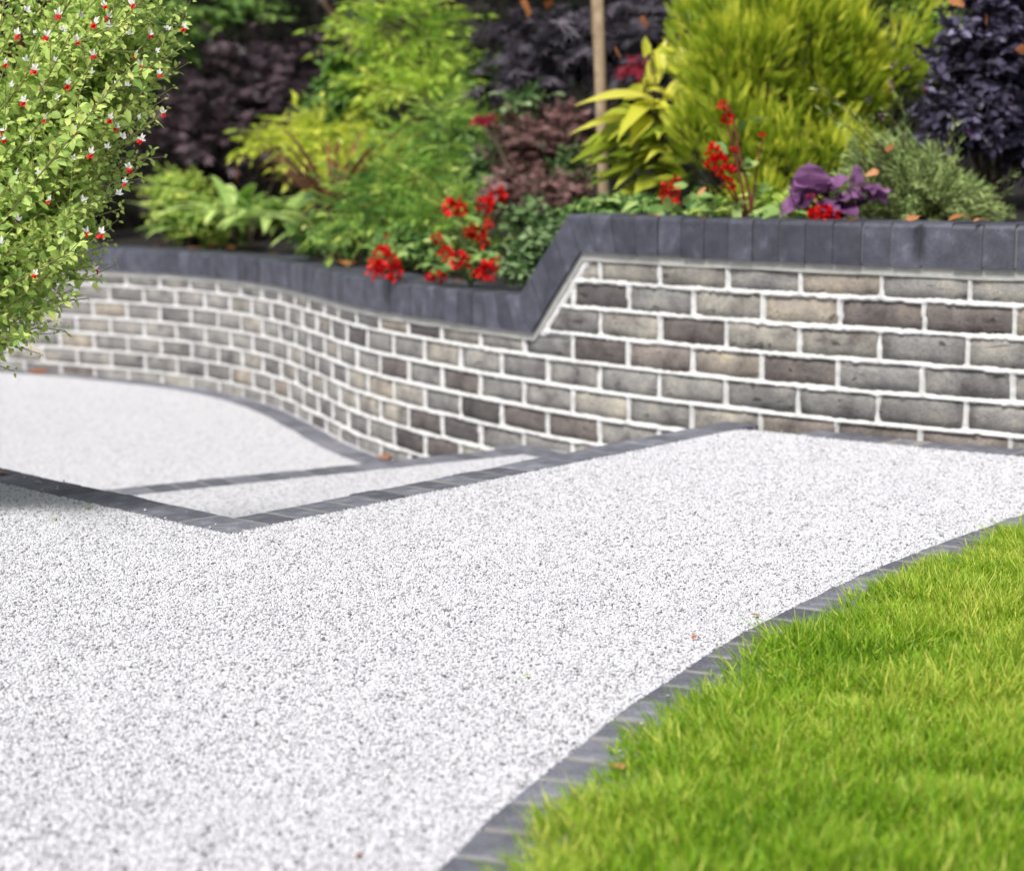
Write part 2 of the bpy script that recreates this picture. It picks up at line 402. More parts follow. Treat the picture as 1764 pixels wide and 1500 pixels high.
count = 0
for c in range(-4, 6):
    zt = ZA - c * CH; zc = zt - CH / 2
    for k in np.arange(-NL, KI[-1] - .5, 1.0):
        ks = k + (.5 if c % 2 == 0 else 0.0)
        s0, s1 = ks * BL, (ks + 1) * BL; sm = (s0 + s1) / 2
        if zt < ground_at(s1) - .0: continue
        if s1 > S1 - .02: continue
        cb = cope_bottom(np.array([s0, sm, s1]))
        if zc - .03 > cb.max() - .012: continue
        me = VAR[prng.integers(len(VAR))]
        a, b2 = W(s0)[0], W(s1)[0]; m = (a + b2) / 2 * .75 + W(sm)[0] * .25; d = b2 - a
        ang = math.atan2(d[1], d[0])
        if c == -1 and s0 < C1B:                           # course cut under the low coping
            me = cut_brick(me, 0, 0, z1=(LOWB - .012) - zc)
        elif cb.max() - cb.min() > .004 or zt > cb.min() + .01:
            if zc + .03 > cb.min() - .012:
                sl = math.atan2(HIGHB - LOWB, C2B - C1B); no = (-math.sin(sl), 0, math.cos(sl))
                me = cut_brick(me, 0, 0, z_of_x=((C1B - sm + .012, 0, LOWB - zc), no))
            if me is None: continue
            if len(me.polygons) < 4: continue
        jit = float(np.clip(.0020 + prng.normal(0, .0016), -.0005, .0042))
        M = Matrix.Translation((m[0], m[1], zc + prng.normal(0, .0008))) @ Matrix.Rotation(ang, 4, 'Z') @ Matrix.Translation((0, jit, 0)) @ Matrix.Rotation(prng.normal(0, .004), 4, 'Y')
        o = place('brick', me, M, wall)
        ci = DARK.get((c, ks), None)
        if ci is None:
            w = pw.copy()
            if ks < 12: w[5:] *= .45; w[3] *= .3; w[0:2] *= 1.4
            ci = prng.choice(len(pc), p=w / w.sum())
        cc = np.array(pc[ci]) * prng.uniform(.82, 1.06)
        o.color = (*cc, 1); count += 1
print('bricks', count)

# struck mortar: a relief sheet, proud in the joints, set back behind the bricks
ds, dz = .0062, .0042
ss = np.arange(S0, S1 - .03, ds); zz = np.arange(Z_LOW - .02, HIGHB + .005, dz)
SS, ZZ = np.meshgrid(ss, zz)
wob = noise2(SS, ZZ, .09, 3) * .0012 + noise2(SS, ZZ, .017, 4) * .0009 + noise2(SS, ZZ, .0075, 14) * .0012
cf = (ZA - ZZ + wob) / CH; kj = np.round(cf); dj = (cf - kj) * CH            # + below the joint centre
hw = .0084 + noise2(SS, kj * .37, .05, 5) * .0012 + noise2(SS, ZZ, .009, 15) * .0012
inj = np.clip((hw - np.abs(dj)) / .0035, 0, 1)
prof_h = -.0004 + .0062 * np.clip(dj / hw, -1, 1)
course = np.floor((ZA - ZZ) / CH)
sh = np.where(course % 2 == 0, .5, 0.0)
cs = (SS + noise2(SS * 0 + course, ZZ, .02, 9) * .0012) / BL - sh; ki = np.round(cs); di = np.abs(cs - ki) * BL
hv = .0088 + noise2(ki * 1.7, ZZ, .03, 6) * .0018
inv = np.clip((hv - di) / .0035, 0, 1)
disp = np.maximum(-.016 + inj * (prof_h + .016), -.016 + inv * (.0005 + .016))
rake = (SS > C1B - .03) & (SS < C2B + .05) & (cope_bottom(SS - .030) - ZZ < .022) & (ZZ > LOWB - .01)
disp = np.where(rake, np.maximum(disp, -.0015), disp)
disp += noise2(SS, ZZ, .010, 8) * .0006 * np.maximum(inj, inv)
P = wp(SS.ravel(), disp.ravel(), ZZ.ravel())
nr, nc = SS.shape; idx = np.arange(nr * nc).reshape(nr, nc)
Q = np.stack([idx[:-1, :-1], idx[:-1, 1:], idx[1:, 1:], idx[1:, :-1]], -1).reshape(-1, 4)
zc_ = P[Q, 2].mean(1); sc_mid = SS.ravel()[Q].mean(1)
keep = (zc_ < cope_bottom(sc_mid) + .004) & (zc_ > np.where(sc_mid > S_UP + .1, -.02, np.where(sc_mid > S_MID + .1, Z_MID - .02, -1)))
Q = Q[keep]; used = np.unique(Q); rm = np.zeros(len(P), int); rm[used] = np.arange(len(used))
add('mortar', mesh_np('mortar', P[used], [rm[Q]], M_MORTAR, smooth=True), wall)

# solid core behind the face and the bed of mortar under the coping
def ribbon(name, ss, prof, mat, parent, smooth=False):
    """sweep a closed (offset, z) section whose z may depend on s"""
    secs = []
    for s in ss: secs.append([(s, o, z) for o, z in prof(s)])
    A = np.array(secs); n, k = A.shape[:2]
    P = wp(A[..., 0].ravel(), A[..., 1].ravel(), A[..., 2].ravel())
    i = np.arange(n * k).reshape(n, k)
    Q = np.stack([i[:-1], i[1:], np.roll(i, -1, 1)[1:], np.roll(i, -1, 1)[:-1]], -1).reshape(-1, 4)
    caps = [i[0][None, ::-1], i[-1][None]]
    return add(name, mesh_np(name, P, [Q] + caps, mat, smooth=smooth), parent)
sr = np.unique(np.concatenate([np.arange(S0, S1 - .03, .05), [C1B, C2B, S1 - .03]]))
ribbon('wall_core', sr, lambda s: [(-.022, Z_LOW - .05), (-.205, Z_LOW - .05), (-.205, cope_bottom(s) - .004), (-.022, cope_bottom(s) - .004)], M_BED, wall)
ribbon('bed_joint', sr, lambda s: [(.0035 + .001 * noise1(s, .06, 2), cope_bottom(s) - .0235 + .002 * noise1(s, .05, 31)), (-.03, cope_bottom(s) - .022), (-.03, cope_bottom(s) + .003), (.0045, cope_bottom(s) + .003)], M_BED, wall)

# coping: brick-on-edge across the wall, mitred at the rake
OF, OB = .016, -.214
def coping_brick(b0, b1, t0, t1, r):
    j = r.normal(0, .0012); g = .0017
    db = (np.array(b1) - b0); dt = (np.array(t1) - t0); lb = np.linalg.norm(db); lt = np.linalg.norm(dt)
    b0 = np.array(b0) + db * min(g / max(lb, 1e-3), .3); b1 = np.array(b1) - db * min(g / max(lb, 1e-3), .3)
    t0 = np.array(t0) + dt * min(g / max(lt, 1e-3), .3); t1 = np.array(t1) - dt * min(g / max(lt, 1e-3), .3)
    V = []
    for (b, t) in ((b0, t0), (b1, t1)):
        for o, q in ((OF + j, 0.0), (OF + j, .90), (OF + j - .003, .965), (OF + j - .010, 1.0), (OB, 1.0), (OB, 0.0)):
            p = b + (t - b) * q; V.append((p[0], o, p[1]))
    V = np.array(V); P = wp(V[:, 0], V[:, 1], V[:, 2] + r.normal(0, .0008))
    F = [np.array([[i, (i + 1) % 6, 6 + (i + 1) % 6, 6 + i] for i in range(6)]), np.array([[5, 4, 3, 2, 1, 0], [6, 7, 8, 9, 10, 11]])]
    return mesh_np('coping_brick', P, F, M_COPE)
crng = np.random.default_rng(5)
def run(B0, B1, T0, T1, pitch):
    B0, B1, T0, T1 = map(np.array, (B0, B1, T0, T1)); L = (np.linalg.norm(B1 - B0) + np.linalg.norm(T1 - T0)) / 2
    n = max(1, round(L / pitch))
    for i in range(n):
        f0, f1 = i / n, (i + 1) / n
        add('coping_brick', coping_brick(B0 + (B1 - B0) * f0, B0 + (B1 - B0) * f1, T0 + (T1 - T0) * f0, T0 + (T1 - T0) * f1, crng), wall)
sA, sB = C1B - .30, C2B + .30
run((S0, LOWB), (sA, LOWB), (S0, LOWB + COPE_H), (sA, LOWB + COPE_H), .0765)
run((sA, LOWB), (C1B, LOWB), (sA, LOWB + COPE_H), (C1T, LOWB + COPE_H), .072)
run((C1B, LOWB), (C2B, HIGHB), (C1T, LOWB + COPE_H), (C2T, HIGHB + COPE_H), .078)
run((C2B, HIGHB), (sB, HIGHB), (C2T, HIGHB + COPE_H), (sB, HIGHB + COPE_H), .074)
run((sB, HIGHB), (S1 - .03, HIGHB), (sB, HIGHB + COPE_H), (S1 - .03, HIGHB + COPE_H), .0785)
def cope_core(s):
    b = cope_bottom(s); t = np.interp(s, [C1T, C2T], [LOWB, HIGHB]) + COPE_H
    return [(OF - .004, b + .004), (OF - .004, t - .012), (OF - .014, t - .004), (OB + .004, t - .004), (OB + .004, b + .004)]
ribbon('coping_joint', np.unique(np.concatenate([sr, [C1T, C2T]])), cope_core, plain_mat('coping_joint_mortar', (.22, .22, .225), .8, (.14, .14, .145), 50), wall)

# ------------------------------------------------------------------ edging bricks: steps, borders, lawn kerb
EB = [edge_brick(k) for k in range(6)]
def edging(name, line, z, pitch=.0755, riser=0, zjit=.0006, mat_bed=M_JOINT, width=EW):
    """line = centre line; bricks laid across it on a strip of pale mortar"""
    line = dense(line, .005); root = empty(name, (*line[len(line) // 2], z), kind='structure')
    L = np.concatenate([[0], np.cumsum(np.linalg.norm(np.diff(line, axis=0), axis=1))]); n = max(1, round(L[-1] / pitch))
    ctr = (np.arange(n) + .5) / n * L[-1]; r = np.random.default_rng(abs(hash(name)) % 1000 if False else len(name) * 31 + n)
    for q in ctr:
        x, y = np.interp(q, L, line[:, 0]), np.interp(q, L, line[:, 1])
        x2, y2 = np.interp(q + .02, L, line[:, 0]), np.interp(q + .02, L, line[:, 1]); x1, y1 = np.interp(q - .02, L, line[:, 0]), np.interp(q - .02, L, line[:, 1])
        M = Matrix.Translation((x, y, z + r.normal(.0035, zjit))) @ Matrix.Rotation(math.atan2(y2 - y1, x2 - x1) + r.normal(0, .012), 4, 'Z') @ Matrix.Rotation(math.pi * r.integers(2), 4, 'Z') @ Matrix.Diagonal((L[-1] / n / pitch, width / EW, 1, 1))
        place('edging_brick', EB[r.integers(len(EB))], M, root)
    # mortar strip under and between, carried down as the riser
    l = dense(line, .03); a, b = offset_line(l, width / 2 - .004), offset_line(l, -(width / 2 - .004)); m = len(l)
    zt, zb = z + .0022, z - (riser or .05)
    V = np.vstack([np.c_[a, np.full(m, zt)], np.c_[b, np.full(m, zt)], np.c_[a, np.full(m, zb)], np.c_[b, np.full(m, zb)]])
    i = np.arange(m - 1)
    F = [np.stack([i + m, i + m + 1, i + 1, i], 1), np.stack([i, i + 1, i + 2 * m + 1, i + 2 * m], 1), np.stack([i + m + 1, i + m, i + 3 * m, i + 3 * m + 1], 1), np.array([[0, 2 * m, 3 * m, m], [m - 1, 2 * m - 1, 4 * m - 1, 3 * m - 1]])]
    add('mortar_strip', mesh_np('mortar_strip', V, F, mat_bed), root)
    return root
rd = norm(R_END - CORN); rn = np.array([-rd[1], rd[0]])          # outward (down the steps)
ld = norm(CORN - L_END); ln = np.array([-ld[1], ld[0]])
edging('step', [CORN + rn * EW / 2 + rd * .106, R_END + rn * EW / 2 + rd * .10], Z_UP, riser=.157)
edging('step', [L_END + ln * EW / 2, CORN + ln * EW / 2 + ld * .004], Z_UP, riser=.157)
edging('step', [MN0 - mnorm * EW / 2, MN1 - mnorm * EW / 2], Z_MID, riser=.157)
edging('wall_border', wp(np.linspace(S_UP + .13, S1 - .05, 40), .014 + EW / 2, 0)[:, :2], Z_UP)
edging('wall_border', wp(np.linspace(S_MID - .02, S_UP + .02, 30), .014 + EW / 2, 0)[:, :2], Z_MID)
edging('wall_border', wp(np.linspace(S0, S_MID - .06, 80), .014 + EW / 2, 0)[:, :2], Z_LOW)
kl = LAWN[(LAWN[:, 1] > .9) & (LAWN[:, 0] < 2.4)]
edging('kerb', offset_line(kl, -EW / 2), Z_UP, pitch=.079)

# ------------------------------------------------------------------ loose stone surface: real chippings on the top drive
gx, gy = np.meshgrid(np.arange(-1.35, 1.45, .0041), np.arange(1.45, 4.75, .0041)); G = np.c_[gx.ravel(), gy.ravel()]
G = G + RNG.uniform(-.0018, .0018, G.shape)
G = G[inframe(np.c_[G, np.zeros(len(G))], .10)]; G = G[inpoly(G, [tuple(p) for p in drive_poly])]
loose = []
for (u, v, z) in ((42, 820, .009), (62, 828, .009), (66, 827, .009), (70, 829, .009), (99, 836, .009), (99, 840, .009), (72, 842, .009), (24, 835, .009), (110, 826, .009), (250, 876, .009), (362, 906, .009), (372, 901, .009), (285, 890, .009), (1067, 1290, .008), (1070, 1301, .008), (1150, 1195, .008), (1105, 1243, .008), (1300, 735, .008), (1347, 741, .008), (935, 1340, .008)):
    b_ = (v - 750) / FPX; dy_ = math.cos(PITCH) - b_ * math.sin(PITCH); dz_ = -math.sin(PITCH) - b_ * math.cos(PITCH); t_ = (z - CAM_H) / dz_
    loose.append(((u - 882) / FPX * t_, dy_ * t_, z - .002))
loose = np.array(loose); print('pebbles', len(G))
def gravel(name, G, z, size):
    me = bpy.data.meshes.new(name); me.vertices.add(len(G) + len(loose))
    me.vertices.foreach_set('co', np.vstack([np.c_[G, z + RNG.normal(.0008, .0007, len(G))], loose]).astype(np.float32).ravel())
    me.update(); me.materials.append(M_PEB)
    ob = add(name, me, kind='stuff', label='white and grey marble chippings of the driveway surface', cat='gravel')
    ng = bpy.data.node_groups.new('chippings', 'GeometryNodeTree')
    ng.interface.new_socket('Geometry', in_out='INPUT', socket_type='NodeSocketGeometry'); ng.interface.new_socket('Geometry', in_out='OUTPUT', socket_type='NodeSocketGeometry')
    N = ng.nodes; i = N.new('NodeGroupInput'); o = N.new('NodeGroupOutput')
    ico = N.new('GeometryNodeMeshIcoSphere'); ico.inputs['Radius'].default_value = size; ico.inputs['Subdivisions'].default_value = 2
    sm = N.new('GeometryNodeSetMaterial'); sm.inputs['Material'].default_value = M_PEB
    ip = N.new('GeometryNodeInstanceOnPoints')
    rr = N.new('FunctionNodeRandomValue'); rr.data_type = 'FLOAT_VECTOR'; rr.inputs[0].default_value = (-.5, -.5, 0); rr.inputs[1].default_value = (.5, .5, 6.283)
    rs = N.new('FunctionNodeRandomValue'); rs.data_type = 'FLOAT_VECTOR'; rs.inputs[0].default_value = (.55, .5, .40); rs.inputs[1].default_value = (1.30, 1.1, .85); rs.inputs['Seed'].default_value = 3
    K = ng.links.new
    K(i.outputs[0], ip.inputs['Points']); K(ico.outputs['Mesh'], sm.inputs[0]); K(sm.outputs[0], ip.inputs['Instance'])
    K(rr.outputs[0], ip.inputs['Rotation']); K(rs.outputs[0], ip.inputs['Scale']); K(ip.outputs[0], o.inputs[0])
    md_ = ob.modifiers.new('chippings', 'NODES'); md_.node_group = ng
gravel('gravel', G, 0.0, .00245)

# ------------------------------------------------------------------ grass
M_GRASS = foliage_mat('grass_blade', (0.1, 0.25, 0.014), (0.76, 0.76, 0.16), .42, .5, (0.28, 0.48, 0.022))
def grass():
    n = 430000; A = np.c_[RNG.uniform(-.2, 1.35, n), RNG.uniform(1.0, 4.0, n)]
    A = A[inpoly(A, [tuple(p) for p in offset_line(LAWN, -(EW - .020))] + [(3.4, 3.70), (3.4, -1.6)])]; A = A[inframe(np.c_[A, np.full(len(A), .02)], .16)]
    # thinner blades far off, more of them near the kerb line
    rim = LAWN[RNG.integers(0, len(LAWN), 5200)]; rim = rim + (offset_line(LAWN, -(EW - .024)) - LAWN)[0] * 0; ri = RNG.integers(60, len(LAWN) - 2, 5200); rim = offset_line(LAWN, -(EW - .030))[ri] + RNG.normal(0, .010, (5200, 2)); A = np.vstack([A, rim[inframe(np.c_[rim, np.zeros(5200)], .1)]]); n = len(A); print('blades', n)
    pat = noise2(A[:, 0], A[:, 1], .22, 11); pat2 = noise2(A[:, 0], A[:, 1], .06, 12)
    edge = np.min(np.linalg.norm(A[:, None, :] - lawn_line[None, ::6, :], axis=2), axis=1) 
    Lh = RNG.uniform(.017, .038, n) * (1 + .25 * pat2) ; wd = RNG.uniform(.0007, .0016, n); Lh *= np.where(noise2(A[:, 0], A[:, 1], .07, 19) > .25, RNG.uniform(1, 1.6, n), 1)
    az = RNG.uniform(0, 2 * np.pi, n) + 1.2 * pat2; tilt = RNG.beta(2, 3, n) * 1.15
    near = np.exp(-edge / .05); 
    d = np.stack([np.cos(az), np.sin(az)], 1) * np.sin(tilt)[:, None]
    # blades at the rim lean out over the kerb
    out = offset_line(LAWN, .1) - LAWN; nn = np.argmin(((A[:, None, :] - LAWN[None, ::8, :]) ** 2).sum(2), 1) * 8
    od = norm(out)[nn]; d = d + od * (near * RNG.uniform(.0, 1.3, n))[:, None]
    hd = np.cos(tilt)
    D = norm(np.c_[d, hd]); side = norm(np.c_[-D[:, 1], D[:, 0], np.zeros(n)] + RNG.normal(0, .25, (n, 3)))
    bend = norm(np.c_[d + 1e-4, np.zeros(n)])
    B = np.c_[A, np.full(n, -.006)]
    cv = RNG.uniform(.05, .5, n)
    def pt(t): return B + D * (Lh * t)[:, None] + bend * (Lh * cv * t * t * .6)[:, None] - np.c_[np.zeros((n, 2)), Lh * cv * t * t * .35]
    p1 = pt(np.full(n, .55)); p2 = pt(np.ones(n)); w = wd[:, None]
    V = np.stack([B - side * w, B + side * w, p1 + side * w * .85, p1 - side * w * .85, p2], 1).reshape(-1, 3)
    k = np.arange(n)[:, None] * 5
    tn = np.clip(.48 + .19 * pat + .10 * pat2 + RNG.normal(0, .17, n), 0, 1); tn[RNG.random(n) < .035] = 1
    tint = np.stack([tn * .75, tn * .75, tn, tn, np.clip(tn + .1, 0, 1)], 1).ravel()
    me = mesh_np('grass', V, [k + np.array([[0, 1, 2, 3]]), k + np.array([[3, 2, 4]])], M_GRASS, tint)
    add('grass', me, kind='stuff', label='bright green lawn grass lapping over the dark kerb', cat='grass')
grass()

# ------------------------------------------------------------------ planting bed behind the wall
BD = np.array([.6, .8]); BP = np.array([.8, -.6])
_s = np.linspace(S0, S1 - .04, 300); _q = W(_s) @ BP
def bed_z(x, y):
    s = np.interp(np.asarray(x) * BP[0] + np.asarray(y) * BP[1], _q, _s)
    back = (np.asarray(x) * BD[0] + np.asarray(y) * BD[1]) - (W(s) @ BD)
    t = np.clip((s - 3.80) / .30, 0, 1); base = .238 + .232 * t
    return base + .05 * np.clip(back - .2, 0, 4), back
ss = np.linspace(S0, S1 - .04, 160); rows = [.19, .30, .5, .8, 1.2, 1.8, 2.6, 3.6, 5.0]
V = []
for b in rows:
    p = (wp(ss, -.20, 0)[:, :2] if b == .19 else W(ss) + BD * b * 1.15)
    z = bed_z(p[:, 0], p[:, 1])[0] + noise2(p[:, 0], p[:, 1], .09, 40) * (.012 if b > .19 else 0)
    V.append(np.c_[p, z])
V = np.array(V); nr, nc = V.shape[:2]; i = np.arange(nr * nc).reshape(nr, nc)
Q = np.stack([i[:-1, :-1], i[:-1, 1:], i[1:, 1:], i[1:, :-1]], -1).reshape(-1, 4)
add('soil', mesh_np('soil', V.reshape(-1, 3), [Q], M_SOIL, smooth=True), kind='structure')
#PLANTS
# ------------------------------------------------------------------ plant kit
def leaf_shape(kind):
    """unit leaf: x along, y across (-.5...5), z up; returns V, faces"""
    if kind == 'ovate':
        V = [(0,0,0),(.28,-.42,.06),(.28,0,-.02),(.28,.42,.06),(.65,-.36,.04),(.65,0,-.03),(.65,.36,.04),(1,0,-.10)]
        F = [(0,2,1),(0,3,2),(1,2,5,4),(2,3,6,5),(4,5,7),(5,6,7)]
    elif kind == 'simple':
        V = [(0,0,0),(.4,-.5,.05),(.4,.5,.05),(1,0,-.08)]
        F = [(0,2,1),(1,2,3)]
    elif kind == 'narrow':
        V = [(0,0,0),(.45,-.5,.0),(.45,.5,.0),(1,0,-.05)]
        F = [(0,2,1),(1,2,3)]
    elif kind == 'palm':
        V = [(0,0,0)]; F = []
        for a, l in ((-1.25,.55),(-.62,.85),(0,1),(.62,.85),(1.25,.55)):
            c, s = math.cos(a), math.sin(a); k = len(V)
            for (x, y) in ((.5,-.085),(.5,.085),(1,0)): V.append((l*(x*c-y*s), l*(x*s+y*c)*1.0, -.10*x*x*l))
            F += [(0,k+1,k),(k,k+1,k+2)]
    elif kind == 'pinnate':
        V = []; F = []
        for i in range(6):
            x = .12 + .145*i; l = .34*(1-.10*i)
            for sgn in (-1, 1):
                k = len(V)
                V += [(x,0,0),(x+l*.45-.02,sgn*l*.55,.02),(x+l*.22+.05,sgn*l*.75,-.01),(x+l*.55,sgn*l*1.25,-.06)]
                F += [(k,k+1,k+3,k+2) if sgn < 0 else (k,k+2,k+3,k+1)]
        k = len(V); V += [(.88,0,0),(.97,-.10,.01),(.97,.10,.01),(1.15,0,-.05)]; F.append((k,k+1,k+3,k+2))
    elif kind == 'spray':                                         # flat fan of scale foliage
        V = [(0,-.03,0),(0,.03,0),(.92,.015,0),(.92,-.015,0)]; F = [(0,3,2,1)]
        for i in range(7):
            x = .10 + .115*i; l = .42*(1-.085*i)
            for sgn in (-1, 1):
                k = len(V); a = .62
                V += [(x,0,0),(x+l*.55,sgn*l*.35,.01),(x+l,sgn*l*.75,-.02),(x+l*.6,sgn*l*.62,0)]
                F += [(k,k+1,k+2,k+3) if sgn < 0 else (k,k+3,k+2,k+1)]
    elif kind in ('big', 'round'):
        V = []; F = []; n = 6
        wv = [.10,.62,.96,1.0,.72,.30] if kind == 'big' else [.40,.86,1.06,1.08,.92,.60]
        for i in range(n):
            x = i/(n-.4); z = -.16*x*x
            rf = (.04 if i % 2 else -.03) if kind == 'round' else 0
            V += [(x,-.5*wv[i]*(1+rf),z+.07*wv[i]+rf),(x,0,z),(x,.5*wv[i]*(1-rf),z+.07*wv[i]-rf)]
        for i in range(n-1):
            a = 3*i; F += [(a,a+1,a+4,a+3),(a+1,a+2,a+5,a+4)]
        V.append((1.06 if kind == 'big' else 1.0,0,-.19)); F += [(3*n-3,3*n-2,3*n),(3*n-2,3*n-1,3*n)]
    return np.array(V, float), F
_SH = {}
def shape(kind):
    if kind not in _SH: _SH[kind] = leaf_shape(kind)
    return _SH[kind]

def frames(D, N):
    D = norm(D); Sd = norm(np.cross(N, D)); N = np.cross(D, Sd); return D, Sd, N

def leaves_mesh(name, kind, P, D, N, L, Wd, tint, mat, curl=0.0):
    V, F = shape(kind); n = len(P); D, Sd, N = frames(D, N)
    x, y, z = V[:, 0], V[:, 1], V[:, 2] - curl * V[:, 0] ** 2
    A = P[:, None] + D[:, None] * (L[:, None] * x)[..., None] + Sd[:, None] * (Wd[:, None] * y)[..., None] + N[:, None] * (L[:, None] * z)[..., None]
    k = np.arange(n)[:, None] * len(V)
    by = {}
    for f in F: by.setdefault(len(f), []).append(f)
    faces = [(k[:, :, None] + np.array(fs)[None]).reshape(-1, m) for m, fs in by.items()]
    return mesh_np(name, A.reshape(-1, 3), faces, mat, np.repeat(tint, len(V)), smooth=(kind == 'big'))

def tubes_mesh(name, paths, rads, mat, sides=3):
    VV, FF, k = [], [], 0
    for p, r in zip(paths, rads):
        p = np.asarray(p, float); t = norm(np.gradient(p, axis=0)); a = np.where(np.abs(t[:, 2:3]) > .9, [[1., 0, 0]], [[0, 0, 1.]])
        u = norm(np.cross(t, a)); v = np.cross(t, u); m = len(p)
        ang = np.arange(sides) / sides * 2 * np.pi
        ring = p[:, None] + (u[:, None] * np.cos(ang)[None, :, None] + v[:, None] * np.sin(ang)[None, :, None]) * np.asarray(r).reshape(-1, 1, 1)
        VV.append(ring.reshape(-1, 3)); i = k + np.arange(m * sides).reshape(m, sides)
        FF.append(np.stack([i[:-1], np.roll(i, -1, 1)[:-1], np.roll(i, -1, 1)[1:], i[1:]], -1).reshape(-1, 4)); k += m * sides
    return mesh_np(name, np.vstack(VV), [np.vstack(FF)], mat, smooth=True)

def arc(a, b, sag=0.0, n=5, up=0.0):
    t = np.linspace(0, 1, n)[:, None]; a, b = np.asarray(a, float), np.asarray(b, float); L = np.linalg.norm(b - a)
    return a + (b - a) * t + np.array([0, 0, 1.0]) * (4 * t * (1 - t)) * L * up - np.array([0, 0, 1.0]) * L * sag * t * t

def leaf_objects(prefix, kind, P, D, N, L, Wd, tint, mat, parent, name='leaf', vary=4):
    """single leaves as parts that share a few meshes"""
    V, F = shape(kind); D, Sd, N = frames(D, N); bank = []
    for k in range(vary):
        t = (k + .5) / vary
        A = V.copy(); A[:, 2] -= (k % 3) * .05 * A[:, 0] ** 2
        me = bpy.data.meshes.new('leaf'); me.from_pydata(A.tolist(), [], F); me.materials.append(mat)
        a = me.attributes.new('tint', 'FLOAT', 'POINT'); a.data.foreach_set('value', np.full(len(A), t, np.float32))
        if kind in ('big', 'ovate'): me.polygons.foreach_set('use_smooth', [True] * len(F))
        bank.append(me)
    for i in range(len(P)):
        M = Matrix(((D[i, 0] * L[i], Sd[i, 0] * Wd[i], N[i, 0] * L[i], P[i, 0]), (D[i, 1] * L[i], Sd[i, 1] * Wd[i], N[i, 1] * L[i], P[i, 1]), (D[i, 2] * L[i], Sd[i, 2] * Wd[i], N[i, 2] * L[i], P[i, 2]), (0, 0, 0, 1)))
        place(name, bank[min(vary - 1, int(np.clip(tint[i], 0, .999) * vary))], M, parent)

M_WOOD = plain_mat('twig_bark', (.10, .07, .045), .85, (.055, .04, .028), 40)
M_PALE = plain_mat('pale_bark', (.36, .27, .17), .8, (.22, .155, .095), 30, .5)
UP = np.array([0, 0, 1.0])

def blob(u, v, ru, rv, Y, rd=None):
    c = spot(u, v, Y); return c, np.array([ru * Y / FPX, (rd if rd is not None else ru * Y / FPX), rv * Y / FPX])

